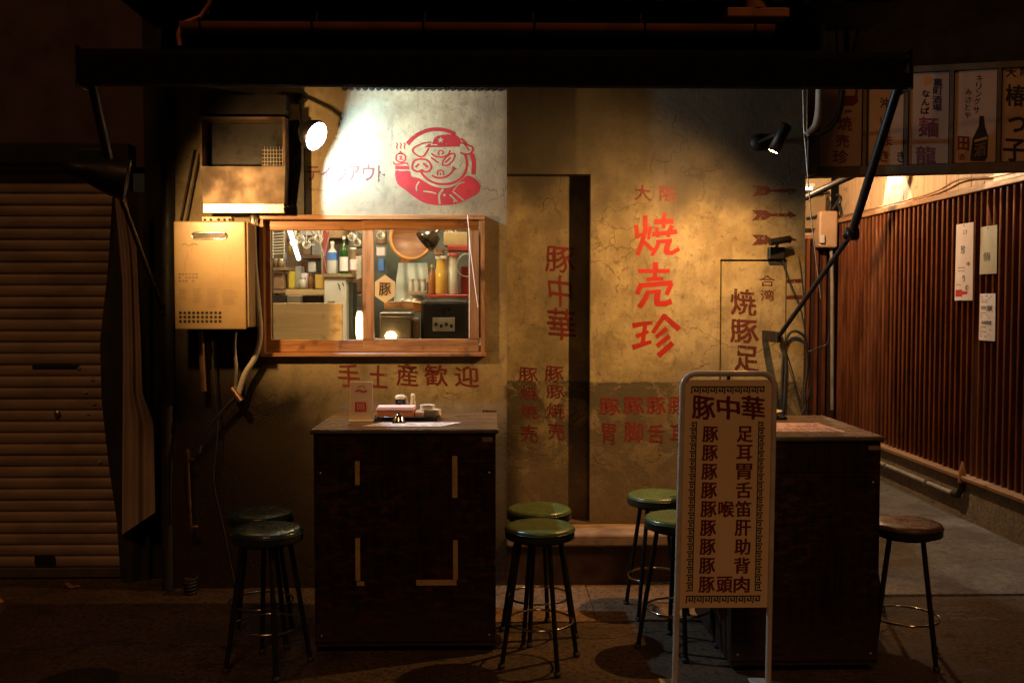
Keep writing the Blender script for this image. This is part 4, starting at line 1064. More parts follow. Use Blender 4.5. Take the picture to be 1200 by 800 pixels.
for (x, y, s_) in ((92, 430, 2.4), (108, 443, 3), (100, 458, 2.6), (110, 471, 2.8), (117, 540, 2), (103, 484, 1.6)):
    mb = MB(); f_ = lambda u, v, k=0: P(u, v, sy - .018)
    poly(mb, [(x - s_, y - s_), (x + s_ * .8, y - s_ * .6), (x + s_, y + s_ * .8), (x - s_ * .6, y + s_)], f_); mb.build('sticker_scrap', mat('paper_scrap', (.45, .33, .26), None, .8), sh)
mb = MB(); a2, b2, d0, d1 = RC(40, 650, 64, 662, sy - .03); mb.box(a2, b2, sy - .03, sy - .021, d0, d1, c=.004); mb.build('latch', M['black'], sh)

# tarp hanging beside the shutter
tpx = thing('hanging_tarp', 'beige canvas sheet and black plastic hanging between shutter and restaurant', 'tarp', P(165, 620, .1))
def tarp_edge(L_, y):
    for (x0_, y0_), (x1_, y1_) in zip(L_, L_[1:]):
        if y0_ <= y <= y1_: return x0_ + (x1_ - x0_) * (y - y0_) / (y1_ - y0_)
    return L_[-1][0] if y > L_[-1][1] else L_[0][0]
Ld = [(132, 225), (126, 320), (117, 400), (119, 470), (128, 550), (137, 610), (142, 690)]
mb = MB()
mb.grid(lambda u, v: P(tarp_edge(Ld, 225 + 465 * v) * (1 - u) + 175 * u, 225 + 465 * v, .14 + .03 * math.sin(u * 6 + v * 3)), 10, 30)
mb.build('black_sheet', M['tarp_dark'], tpx)
Ll = [(134, 232), (143, 330), (144, 420), (143, 620)]
Lr = [(148, 232), (160, 290), (165, 400), (167, 460), (180, 495), (182, 600)]
mb = MB()
def tf(u, v):
    yb = 626 - 26 * u
    y = 232 + (yb - 232) * v
    x = tarp_edge(Ll, y) * (1 - u) + tarp_edge(Lr, y) * u
    return P(x, y, .06 + .022 * math.sin(u * 9 + 1.2 * v) + .008 * math.sin(u * 19 + 2 * v) + .014 * math.sin(v * 5))
mb.grid(tf, 40, 44)
mb.build('canvas_sheet', M['tarp'], tpx)
# litter at the foot of the shutter
lf = thing('crumpled_leaf', 'curled dry leaf on the dark ground below the shutter', 'leaf', P(72, 700, .1))
def leafmesh(c_, s_, k):
    mb = MB(); mb.grid(lambda u, v: c_ + Vector(((u - .5) * s_, (v - .5) * s_ * .5 * math.sin(PI * min(1, max(0, u)) * .98 + .02), .012 + .02 * abs(v - .5) * math.sin(u * 5 + k) + .008 * math.sin(u * 9))), 10, 5); return mb
q = Vector((P(72, 640, .0).x, -.05, .0)); leafmesh(Vector((-2.36, .02, 0)), .10, 0).build('blade', mat('dry_leaf', (.35, .16, .07), (.2, .09, .04), .7), lf)
tag(leafmesh(Vector((-2.62, -.22, 0)), .09, 2).build('dry_leaf', mat('dry_leaf_orange', (.45, .2, .08), (.3, .12, .05), .7)), 'pale orange dry leaf lying alone out on the asphalt', 'leaf')

# ================================================================== ALLEY
slw = thing('slatted_wall', 'long red-brown wall of upright slats on a concrete base lining the alley', 'wall', (XA, 2, 0))
ZB, ZS = .32, 2.39
Y0 = -.6
mb = MB(); mb.box(XA - .06, XA + .3, Y0, YE + .3, 0, ZB - .03); mb.build('concrete_base', M['base_conc'], slw)
mb = MB(); mb.box(XA - .10, XA + .1, Y0, YE, ZB - .029, ZB, c=.004); mb.build('bottom_rail', M['rail'], slw)
mb = MB(); mb.box(XA + .03, XA + .1, Y0, YE + .1, ZB, 2.36); mb.build('backing', M['slat_back'], slw)
mb = MB(); mb.box(XA - .05, XA + .1, Y0, YE, ZS, ZS + .045, c=.004); mb.build('top_rail', M['rail'], slw)
sp_ = .088
mb = MB(); mb.box(XA - .028, XA + .028, Y0 + .03, Y0 + .03 + .034, ZB + .001, ZS - .001, c=.009)
f0 = mb.build('slat', M['slat'], slw)
n = int((YE - Y0 - .06) / sp_)
for i in range(1, n):
    o2 = f0.copy(); COL.objects.link(o2); o2.location.y += sp_ * i; o2.location.x += random.uniform(-.0015, .0015)
y = Y0
i = 0
while y < YE - .05:
    mb = MB(); mb.box(XA + .012 + .001 * (i % 2), XA + .05, y, min(YE, y + .196), ZS + .0455, 3.6, c=.003); mb.build('siding_board', M['siding'], slw)
    y += .2; i += 1
pts = [(XA - .03, Y0, ZS + .09), (XA - .02, 1.2, ZS + .075), (XA - .03, 1.9, ZS + .12), (XA - .02, 2.5, ZS + .07), (XA - .02, 4.4, ZS + .065)]
mb = MB(); mb.tube(curve_pts(pts, 8), .008, 7); mb.build('cable', M['rail'], slw)
bp = thing('base_pipe', 'grey pipe running low along the concrete base with a rusty elbow', 'pipe', (XA - .1, 3, .1))
mb = MB(); mb.tube([(XA - .09, 4.5, .165), (XA - .09, 1.78, .165)], .019, 10); mb.build('pipe', M['pvc'], bp)
mb = MB(); mb.tube([(XA - .09, 1.78, .165), (XA - .09, 1.70, .17), (XA - .085, 1.66, .22), (XA - .08, 1.66, .29)], .024, 10); mb.build('elbow', M['rubber'], bp)
mb = MB(); mb.lathe([(.03, 0), (.026, .07), (.008, .15), (0, .16)], 10, (XA - .08, 1.66, .27)); mb.build('cap', mat('rust_orange', (.45, .18, .06), (.3, .1, .04), .7), bp)
for yy in (4.0, 3.0, 2.2): mb = MB(); mb.box(XA - .115, XA - .06, yy, yy + .02, .14, .19, c=.003); mb.build('clip', M['steel'], bp)
# end wall
ew = thing('alley_end_wall', 'slatted far end wall of the alley with cream upper boards', 'wall', (2.7, YE, 0))
mb = MB(); mb.box(XW - .02, XA, YE + .03, YE + .1, 0, ZS - .15); mb.build('backing', M['slat_back'], ew)
mb = MB(); mb.box(XW - .02, XA - .06, YE + .0, YE + .1, ZS - .15, ZS - .11, c=.004); mb.build('top_rail', M['rail'], ew)
mb = MB(); mb.box(XW - .02, XA - .06, YE + .02, YE + .1, ZS - .11, 3.6); mb.build('upper_panel', mat('cream_panel', (.60, .47, .30), (.5, .38, .24), .5, ns=3), ew)
mb = MB(); mb.box(2.2, 2.232, YE - .02, YE + .025, .05, ZS - .151, c=.003); f0 = mb.build('slat', M['slat'], ew)
x = 2.2; i = 0
for i in range(1, 15):
    o2 = f0.copy(); COL.objects.link(o2); o2.location.x += .085 * i
mt = thing('electric_meter', 'beige electricity meter box with cables on the far alley wall', 'meter', P(972, 270, YE - .15))
a, b_, c0, c1 = RC(960, 247, 982, 290, YE - .2); mb = MB(); mb.box(a, b_, YE - .2, YE - .02, c0, c1, c=.02); mb.build('body', mat('beige_plastic', (.60, .40, .26), (.5, .33, .2), .45), mt)
a, b_, c0, c1 = RC(961, 275, 967, 285, YE - .24); mb = MB(); mb.box(a, b_, YE - .24, YE - .2, c0, c1, c=.01); mb.build('switch', M['white'], mt)
mb = MB(); mb.tube([P(974, 290, YE - .1), P(975, 330, YE - .1), P(975, 480, YE - .1)], .018, 8); mb.build('conduit', M['pvc'], mt)
for pts in ([(970, 232), (973, 240), (972, 248)], [(980, 236), (986, 250), (984, 268), (990, 262), (1004, 260)], [(945, 256), (956, 254), (962, 248)], [(975, 246), (984, 232), (980, 228)]):
    mb = MB(); mb.tube([P(x, y, YE - .12) for x, y in curve_pts(pts, 4)], .014, 7); mb.build('cable', M['rubber'], mt)
kx = thing('switch_cabinet', 'cream switch cabinet fixed behind the beige meter', 'cabinet', P(955, 260, YE - .05))
a, b_, c0, c1 = RC(938, 228, 968, 268, YE - .1); mb = MB(); mb.box(a, b_, YE - .1, YE + .0, c0, c1, c=.01); mb.build('body', M['cream'], kx)
mb = MB(); mb.box(a - .02, b_ + .03, YE - .13, YE, c1 + .003, c1 + .03, c=.005); mb.build('cap', M['dark'], kx)
br = MB(); br.tube([P(943, 232, 3.2), P(985, 212, 3.0), P(1012, 200, 2.9)], .03, 8); tag(br.build('slanted_brace', M['black']), 'dark slanted pipe crossing high in the alley above the meter', 'pipe')
# alley lamps
al = thing('alley_tube_lamp', 'small lit lamp deep in the alley at the wall corner', 'lamp', P(947, 221, 4.2))
q = P(946, 221, 4.2); mb = MB(); mb.tube([q + Vector((-.12, 0, 0)), q + Vector((.05, 0, 0))], .014, 8); mb.build('tube', M['tube_lamp'], al)
mb = MB(); mb.box(q.x - .14, q.x + .07, q.y - .02, q.y + .03, q.z + .016, q.z + .05, c=.004); mb.build('housing', M['white'], al)
for i, (yy, ty, pw, lab) in enumerate(((3.25, 3.15, 70, 'shaded white wall lamp high over the slats near the alley end'), (1.35, 1.15, 70, 'shaded white wall lamp over the slats near the alley mouth'))):
    L = Vector((XA - .16, yy, 2.98))
    t = thing('alley_wall_lamp', lab, 'lamp', L, 'wall lamps above the slatted wall')
    mb = MB(); mb.lathe([(.065, -.01), (.055, .04), (.02, .08), (0, .085)], 18, L); mb.build('shade', M['black'], t)
    mb = MB(); mb.lathe([(0, .006), (.03, .012), (.028, .03)], 14, L); mb.build('bulb', M['warm_dim'], t)
    mb = MB(); mb.tube([L + Vector((0, 0, .08)), L + Vector((.05, 0, .14)), L + Vector((.17, 0, .14))], .009, 8); mb.build('bracket', M['black'], t)
    spot('alley_wall_lamp_beam', L + Vector((0, 0, .0)), (XA + .03, ty, ZS), pw, (1.0, .90, .72), 62, .12, .01, t)
L = Vector((2.35, 3.0, 2.92))
t = thing('alley_ceiling_lamp', 'warm bulb hanging over the alley behind the shop sign', 'lamp', L)
mb = MB(); mb.lathe([(0, -.05), (.03, -.04), (.042, 0), (.03, .035), (.015, .05)], 16, L); mb.build('bulb', M['alley_bulb'], t)
mb = MB(); mb.lathe([(.017, .05), (.017, .1), (.04, .11), (.04, .125), (0, .125)], 14, L); mb.build('socket', M['black'], t)
pl = bpy.data.lights.new('alley_bulb_light', 'POINT'); pl.energy = 150; pl.color = (1.0, .60, .30); pl.shadow_soft_size = .04
po = bpy.data.objects.new('alley_bulb_light', pl); COL.objects.link(po); po.parent = t; po.location = (0, 0, -.09)
# roof over the alley
rf = MB(); rf.box(XW + .01, XA + 2.5, .55, YE + .3, 3.10, 3.2); rf.build('alley_roof', M['dark_wall'])
tag(bpy.data.objects['alley_roof'], 'dark ceiling boards roofing the alley behind its sign', 'roof')
# right neighbour above the sign
rb = thing('corner_building', 'black upper storey over the alley mouth above the shop signs', 'building', (3.6, .4, 2.9))
mb = MB(); mb.box(XW + .01, 6.5, .48, .54, 2.95, 5.4); mb.build('upper_wall', M['dark_wall'], rb)

# shop sign row across the alley
SL, SR = P(945, 209, .42), P(1290, 190, .02)
ZB0 = 2.345; ZT0 = 2.965
sl_ = Vector((SL.x, .42)); sr_ = Vector((SR.x, .02))
sg = thing('shop_sign_row', 'row of brown vertical shop name panels hung across the alley mouth', 'sign', (SL.x, .42, ZB0))
dirx = (sr_ - sl_); LEN = dirx.length; dirx = dirx / LEN
def SP(px, py, off=0.0):
    """photograph position on the slanted sign plane"""
    d = CAM_M @ Vector(((px - 600) / F_PX, (400 - py) / F_PX, -1.0))
    nrm = Vector((dirx.y, -dirx.x, 0))
    o_ = Vector((sl_.x, sl_.y, 0)) + nrm * off
    tt = (o_ - CAM_P).dot(nrm) / d.dot(nrm)
    return CAM_P + d * tt
nrm = Vector((dirx.y, -dirx.x, 0))
def sbox(u0, u1, z0, z1, o0, o1):
    A = Vector((sl_.x, sl_.y, 0)) + Vector((dirx.x, dirx.y, 0)) * u0
    mb = MB(); 
    D = Vector((dirx.x, dirx.y, 0)) * (u1 - u0)
    b0 = A + nrm * o0
    mb.prism([b0 + Vector((0, 0, z0)), b0 + D + Vector((0, 0, z0)), b0 + D + Vector((0, 0, z1)), b0 + Vector((0, 0, z1))], nrm * (o1 - o0))
    return mb
sbox(0, LEN, ZB0, ZB0 + .05, -.12, .0).build('frame', M['sign_frame'], sg)
sbox(0, LEN, ZT0 - .035, ZT0, -.12, .0).build('frame', M['sign_frame'], sg)
sbox(0, LEN, ZB0 + .051, ZT0 - .036, -.12, -.03).build('backing', M['sign_frame'], sg)
def upx(px): 
    q = SP(px, 140); return (Vector((q.x, q.y)) - sl_).length
for (l_, r_) in ((961, 1010), (1018, 1059), (1066, 1112), (1119, 1168), (1175, 1240)):
    sbox(upx(l_), upx(r_), ZB0 + .055, ZT0 - .04, -.029, -.012).build('name_panel', M['box_sign'], sg)
for x in (948, 1013.5, 1062, 1115, 1171): sbox(upx(x - 2), upx(x + 2), ZB0 + .051, ZT0 - .036, -.0295, .0).build('divider', M['sign_frame'], sg)
sf = lambda u, v, k=0: SP(u, v, -.0108 + .00012 * k)
def sword(chars, m, bold=.03, heavy=0):
    mb = MB()
    for (ch, cx, cy, cw, chh) in chars: put(mb, ch, sf, cx - cw / 2, cy + chh / 2, cx + cw / 2, cy - chh / 2, bold, -.05, heavy)
    mb.build('lettering', M[m], sg)
sword([('焼', 990, 145, 17, 16), ('売', 987.5, 165, 15, 15), ('珍', 985, 184, 18, 16)], 'print_red', .03)
mb = MB(); poly(mb, [(983, 113), (1005, 112), (1006, 119), (1000, 124), (988, 124), (984, 119)], sf); ribbon(mb, arc(994, 108, 10, 9, 150, 390, 12), 3, sf); ribbon(mb, [(990, 131), (998, 130)], 3, sf); mb.build('emblem_print', M['print_red'], sg)
sword([('川', 1041, 99, 14, 8), ('沖', 1037, 121, 11, 12)], 'print_black', .02)
sword([('い', 1036, 142, 9, 9), ('ま', 1040, 165, 11, 12), ('き', 1036, 183, 11, 13)], 'print_red', .03)
sword([('き', 1056, 184, 9, 13)], 'print_black', .03)
sword([('裏', 1099, 97, 11, 10), ('町', 1099, 107, 11, 9), ('酒', 1098, 117, 11, 9), ('場', 1098, 126, 11, 8)], 'print_blue', .03)
sword([('な', 1085, 110, 9, 8), ('ん', 1084.5, 120, 9, 8), ('ば', 1084, 130, 10, 8)], 'print_black', .04)
sword([('麺', 1088, 149, 23, 23), ('龍', 1085, 182, 23, 21)], 'print_lilac', .035)
mb = MB(); poly(mb, [(1083, 91), (1088, 89), (1092, 92), (1091, 98), (1086, 100), (1083, 97)], sf); mb.build('orange_mark', M['print_orange'], sg)
sword([('キ', 1148, 92, 7, 8), ('リ', 1147, 101, 6, 8), ('ン', 1147, 110, 7, 8), ('グ', 1145, 119, 7, 8), ('サ', 1144, 129, 7, 8)], 'print_black', .0)
sword([('み', 1135, 108, 7, 7), ('さ', 1135, 117, 7, 7), ('と', 1134, 126, 6, 7), ('や', 1134, 135, 7, 7)], 'print_black', -.002)
sword([('田', 1129, 168, 13, 16)], 'print_red', .05); sword([('酒', 1126.5, 184, 8, 8)], 'print_red', .0)
mb = MB(); poly(mb, [(1148, 136), (1153, 136), (1154, 148), (1158, 160), (1157, 184), (1154, 189), (1138, 189), (1137, 186), (1140, 162), (1147, 148)], sf); mb.build('bottle_print', M['print_black'], sg)
mb = MB(); put(mb, '酒', lambda u, v, k=0: SP(u, v, -.008), 1142, 183, 1155, 168, .02, .15); poly(mb, [(1142, 164), (1157, 160), (1157, 163), (1142, 167)], lambda u, v, k=0: SP(u, v, -.0085)); mb.build('bottle_label_print', M['box_sign'], sg)
sword([('大', 1185, 85, 12, 11), ('椿', 1190, 112, 22, 25), ('っ', 1192, 146, 20, 18), ('子', 1189, 176, 26, 26)], 'print_black', .04)
sword([('阪', 1202, 84, 12, 11)], 'print_black', .03)

# notices pinned on the slats
def AW(px, py, X):
    d = CAM_M @ Vector(((px - 600) / F_PX, (400 - py) / F_PX, -1.0)); t_ = X / d.x
    return CAM_P + d * t_
def notice(name, label, x0, x1, y0, y1, m, marks):
    A = AW(x0, (y0 + y1) / 2, XA - .033); B = AW(x1, (y0 + y1) / 2, XA - .033)
    zt = AW((x0 + x1) / 2, y0, XA - .033).z; zb = AW((x0 + x1) / 2, y1, XA - .033).z
    t = thing(name, label, 'notice', (XA - .033, (A.y + B.y) / 2, zb), 'paper notices pinned on the slatted wall')
    mb = MB(); mb.grid(lambda u, v: Vector((XA - .033 - .006 * math.sin(PI * u) - .004 * (1 - v) * math.sin(3 * u + 1), A.y + (B.y - A.y) * u, zb + (zt - zb) * v)), 8, 10); mb.build('sheet', M[m], t)
    for (u0, v0, u1, v1, mm, ch) in marks:
        mb = MB(); fn = lambda u, v, k=0: Vector((XA - .0345 - .006 * math.sin(PI * min(1, max(0, u))) - .004 * (1 - v) * math.sin(3 * u + 1), A.y + (B.y - A.y) * u, zb + (zt - zb) * v))
        if ch: put(mb, ch, fn, u0, v0, u1, v1, .01)
        else: poly(mb, [(u0, v0), (u1, v0), (u1, v1), (u0, v1)], fn)
        mb.build('print', M[mm], t)
    mb = MB(); mb.lathe([(0, .006), (.006, .004), (.007, 0)], 8, (XA - .037, (A.y + B.y) / 2, zt - .015), (-1, 0, 0)); mb.build('pin', M['chrome'], t)
    return t
notice('paper_notice', 'tall pinkish white paper notice with a red stamp at its foot', 1120, 1140, 262, 352, 'paper', [(.08, .05, .48, .14, 'stamp', None), (.5, .08, .75, .12, 'stamp', None), (.35, .60, .62, .72, 'print_grey', '珍'), (.7, .44, .85, .5, 'print_grey', '中'), (.2, .42, .6, .435, 'print_pale', None), (.2, .38, .6, .39, 'print_pale', None), (.5, .24, .62, .33, 'print_grey', 'り'), (.65, .13, .8, .2, 'print_grey', 'の'), (.5, .86, .66, .91, 'print_pale', 'ロ'), (.1, .2, .4, .21, 'print_pale', None)])
notice('paper_notice', 'short tan paper notice with one grey symbol beside the tall white one', 1149, 1168, 265, 321, 'paper_tan', [(.25, .28, .65, .46, 'print_grey', '個'), (.2, .7, .8, .71, 'print_pale', None), (.2, .6, .8, .61, 'print_pale', None), (.15, .16, .85, .17, 'print_pale', None)])
notice('paper_notice', 'white notice covered in small black print under the tan one', 1148, 1166, 344, 399, 'paper', [(.12, .66, .5, .74, 'print_grey', '営'), (.5, .63, .88, .75, 'print_grey', '業'), (.2, .34, .5, .42, 'print_grey', '時'), (.5, .34, .8, .42, 'print_grey', '間')] + [(.12, v_, .12 + .7 * random.uniform(.5, 1), v_ + .018, 'print_pale', None) for v_ in (.93, .89, .85, .81, .58, .53, .48, .28, .23, .18, .13, .08)])

# ================================================================== TABLES
def table(name, label, x0, x1, y0, y1, h, tapes, sticker):
    t = thing(name, label, 'table', ((x0 + x1) / 2, (y0 + y1) / 2, 0), 'box tables standing before the wall')
    mb = MB(); mb.box(x0 - .012, x1 + .012, y0 - .012, y1 + .012, h - .022, h, c=.004); mb.build('table_top', M['top_wood'], t)
    mb = MB(); mb.box(x0, x1, y0 + .008, y1, .03, h - .0225); body_ = mb.build('cabinet', M['dark_wood'], t)
    mb = MB(); mb.box(x0, x1, y0, y0 + .0078, h - .16, h - .023, c=.003); mb.build('apron_board', M['dark_wood'], t)
    mb = MB(); mb.box(x0 + .0, x1 - .0, y0, y0 + .0078, .05, h - .162, c=.003); mb.build('front_panel', M['dark_wood'], t)
    for (xx, zz_) in ((x0 + .03, .08), (x1 - .03, .08), (x0 + .03, h - .2), (x1 - .03, h - .2)): mb = MB(); mb.lathe([(0, .002), (.005, .0015), (.006, 0)], 8, (xx, y0, zz_), (0, -1, 0)); mb.build('screw', M['steel'], t)
    for (xx, yy) in ((x0 + .04, y0 + .05), (x1 - .04, y0 + .05), (x0 + .04, y1 - .05), (x1 - .04, y1 - .05)): mb = MB(); mb.lathe([(0, 0), (.02, 0), (.024, .03)], 10, (xx, yy, 0)); mb.build('foot', M['black'], t)
    mb = MB(); mb.box(x0 - .0135, x1 + .0135, y0 - .0145, y0 - .0125, h - .014, h - .002); mb.build('edge_strip', M['steel'], t)
    for r in tapes:
        a, b_, c0, c1 = RC(*r, y0 - .002); mb = MB(); mb.box(a, b_, y0 - .0015, y0 - .0003, c0, c1); mb.build('tape_strip', M['tape'], t)
    a, b_, c0, c1 = RC(*sticker, y0 - .002); mb = MB(); mb.box(a, b_, y0 - .0018, y0 - .0003, c0, c1); mb.build('sticker', mat('sticker', (.30, .22, .18), None, .6), t)
    return t


TH = 1.024
ty0 = 4.42 + CAM_Y
x0, x1, _, _ = RC(368, 600, 581, 610, ty0)
table('drinks_table', 'dark wooden box table with strips of masking tape, below the window', x0, x1, ty0, ty0 + .64, TH, [(416, 540, 421.5, 568), (530, 534, 536, 583), (416.5, 630, 422, 680), (531, 632.5, 536.5, 678.5), (488, 679, 535, 685.5), (418, 681, 427, 686)], (565, 512, 577, 517.5))
uy0 = 4.15 + CAM_Y
u0, u1, _, _ = RC(858, 600, 1031, 610, uy0)
table('drinks_table', 'plain black box table at the alley corner, behind the menu stand', u0, u1, uy0, uy0 + .76, TH, [], (1018, 522, 1031, 527))

# things on the first table
def tq(px, Y): return P(px, 480, Y).x
ms = thing('menu_stand', 'clear upright card stand with a red square, at the table edge', 'menu', (tq(423, -.72), -.72, TH))
yy = -.72; a, b_ = P(410, 465, yy).x, P(437, 465, yy).x; zt = P(423, 447, yy).z
mb = MB(); mb.box(a, b_, yy, yy + .004, TH + .002, zt, c=.0015); mb.build('card', M['card'], ms)
mb = MB(); mb.box(a - .003, b_ + .003, yy - .03, yy + .03, TH + .0003, TH + .0045, c=.0015); mb.build('base', M['plate'], ms)
f_ = lambda u, v, k=0: P(u, v, yy - .0012)
mb = MB(); poly(mb, [(416, 471), (429, 471), (429, 482), (416, 482)], f_); ribbon(mb, arc(423.5, 455, 4, 3, 180, 360, 8), .9, f_); ribbon(mb, [(416.5, 458.5), (421, 457), (425, 459), (430, 457.5)], 1.8, f_); mb.build('print', M['stamp'], ms)
mb = MB(); put(mb, '回', lambda u, v, k=0: P(u, v, yy - .0018), 418.5, 480, 426.5, 473, .0); mb.build('print', M['card'], ms)
ctx, cty = tq(477, -.66), -.66
tray = thing('serving_tray', 'low oval black tray holding boxes and plates', 'tray', (ctx, cty, TH))
a, b_ = P(439, 486, -.70).x, P(514, 486, -.70).x
mb = MB(); mb.box(a, b_, -.80 + .06, -.52, TH + .0005, TH + .013, c=.005); mb.build('base', M['black_gloss'], tray)
rim = [((a + b_) / 2 + (b_ - a) / 2 * 1.0 * math.copysign(abs(math.cos(t_)) ** .5, math.cos(t_)), -.63 + .11 * math.copysign(abs(math.sin(t_)) ** .5, math.sin(t_)), TH + .017) for t_ in [2 * PI * i / 32 for i in range(32)]]
mb = MB(); mb.tube(rim, .005, 6, closed=True); mb.build('rim', M['black_gloss'], tray)
tz = TH + .0135
pb = thing('tissue_box', 'orange tissue box with pink paper napkins on top', 'box', (tq(462, -.7), -.66, tz))
a, b_ = P(441, 476, -.72).x, P(485, 476, -.72).x
mb = MB(); mb.box(a, b_, -.72, -.61, tz, tz + .038, c=.003); mb.build('carton', M['orange'], pb)
mb = MB()
for i in range(4): mb.box(a - .002 + .001 * i, b_ + .003 - .001 * i, -.723 + .002 * i, -.606, tz + .0385 + i * .0035, tz + .0415 + i * .0035, c=.001)
mb.build('napkins', M['pink'], pb)
wn = MB(); a, b_ = P(486, 476, -.72).x, P(497, 476, -.72).x; wn.box(a, b_, -.715, -.63, tz, tz + .03, c=.003); tag(wn.build('towel_packet', mat('pale_orange_packet', (.85, .55, .36), (.8, .48, .3), .5)), 'small pale orange towel packet between tissue box and plates', 'packet')
for (px_, r_, n_, zz, lab, yy_) in ((504.5, .052, 6, tz, 'lower stack of wide white plates at the end of the tray', -.66),):
    t = thing('plate_stack', lab, 'plates', (tq(px_, yy_), yy_, zz))
    for i in range(n_):
        mb = MB(); mb.lathe([(0, .0), (.03, .0), (r_, .006), (r_ + .002, .0075), (.03, .002)], 28, (tq(px_, yy_), yy_, zz + .0055 * i)); mb.build('plate', M['plate'], t)
zz = tz + .0055 * 6 + .004
t = thing('saucer_stack', 'smaller stack of white saucers on top of the wide plates', 'saucers', (tq(500, -.66), -.66, zz))
for i in range(4): mb = MB(); mb.lathe([(0, .0), (.025, .0), (.036, .005), (.0375, .0065), (.025, .002)], 24, (tq(501, -.66), -.66, zz + .0048 * i)); mb.build('plate', M['plate'], t)
bc = thing('black_cup', 'black chopstick cup with a white rim behind the tissue box', 'cup', (tq(469, -.58), -.57, tz))
mb = MB(); mb.lathe([(0, 0), (.022, 0), (.024, .07), (.0245, .083)], 20, (tq(469, -.58), -.57, tz)); mb.build('body', M['black_gloss'], bc)
mb = MB(); mb.lathe([(.0255, .078), (.027, .09), (.018, .098), (0, .099)], 20, (tq(469, -.58), -.57, tz)); mb.build('lid', M['plate'], bc)
mb = MB(); q = Vector((tq(476, -.58), -.57, tz + .085)); mb.tube([q + Vector((-.012, 0, .008)), q, q + Vector((.006, 0, -.035))], .005, 8); mb.build('handle', M['plate'], bc)
kbt = thing('toothpick_holder', 'slim ivory bottle behind the tray between cup and plates', 'bottle', (tq(484, -.58), -.58, tz))
mb = MB(); mb.lathe([(0, 0), (.013, 0), (.014, .06), (.010, .075), (.012, .092), (.008, .105), (0, .106)], 16, (tq(484, -.58), -.58, tz)); mb.build('body', M['plate'], kbt)
mb = MB(); mb.lathe([(.0125, .088), (.0125, .094)], 12, (tq(484, -.58), -.58, tz)); mb.build('band', M['card'], kbt)
bl = thing('steel_dome', 'little shiny steel dome shaker in front of the tray', 'shaker', (tq(467, -.8), -.8, TH))
mb = MB(); mb.lathe([(.034, 0), (.034, .005), (.028, .012), (.024, .028), (.012, .040), (0, .043)], 24, (tq(467, -.80), -.80, TH + .0005)); mb.build('dome', M['chrome'], bl)
mb = MB(); mb.lathe([(.006, .04), (.006, .05), (0, .052)], 12, (tq(467, -.80), -.80, TH + .0005)); mb.build('knob', M['black_gloss'], bl)
ml = thing('laminated_menu', 'white laminated menu sheet lying flat before the tray', 'menu', (tq(480, -.9), -.92, TH))
mb = MB()
mz = TH + .0012
c4 = [(P(424, 495, -.93).x, -.935), (P(516, 496, -.93).x, -.945), (P(541, 489, -.80).x, -.80), (P(448, 490, -.8).x, -.80)]
mb.prism([(x, y, mz) for x, y in c4], (0, 0, .0008)); mb.build('sheet', M['paper'], ml)
def mf(u, v, k=0):
    A = Vector(c4[0]) * (1 - u) + Vector(c4[1]) * u; B = Vector(c4[3]) * (1 - u) + Vector(c4[2]) * u; q = A * (1 - v) + B * v
    return Vector((q.x, q.y, mz + .0013))
mb = MB()
for i in range(7):
    for j in range(4):
        if random.random() < .7: u = .06 + i * .13; v = .12 + j * .2; poly(mb, [(u, v), (u + .08, v), (u + .08, v + .09), (u, v + .09)], mf)
mb.build('print', mat('menu_print', (.45, .15, .10), (.2, .12, .1), .6, ns=30), ml)

# on the second table
t = thing('sauce_tray', 'small pale dish on a black tray beside the cables', 'dish', (tq(903, -.66), -.66, TH))
qx = P(900, 485, -.68).x
mb = MB(); mb.box(qx - .10, qx + .085, -.72, -.58, TH + .0005, TH + .016, c=.005); mb.build('tray', M['black_gloss'], t)
mb = MB(); mb.lathe([(0, 0), (.05, .0), (.075, .018), (.077, .022), (.045, .006)], 28, (qx + .0, -.65, TH + .0165)); mb.build('dish', M['plate'], t)
t = thing('laminated_menu', 'pinkish laminated menu lying on the table at the alley corner', 'menu', (P(940, 500, -.9).x, -.95, TH))
c4 = [(P(880, 505, -1.1).x, -1.16), (P(985, 505, -1.1).x, -1.18), (P(962, 495, -.9).x, -.86), (P(888, 495, -.9).x, -.84)]
mb = MB(); mb.prism([(x, y, mz) for x, y in c4], (0, 0, .0008)); mb.build('sheet', mat('pink_menu', (.72, .45, .34), (.62, .36, .26), .35, ns=14), t)
mb = MB()
for i in range(9):
    for j in range(5):
        if random.random() < .7: u = .05 + i * .1; v = .1 + j * .17; poly(mb, [(u, v), (u + .07, v), (u + .07, v + .06), (u, v + .06)], mf)
mb.build('print', mat('menu_print_dark', (.30, .10, .06), None, .6), t)

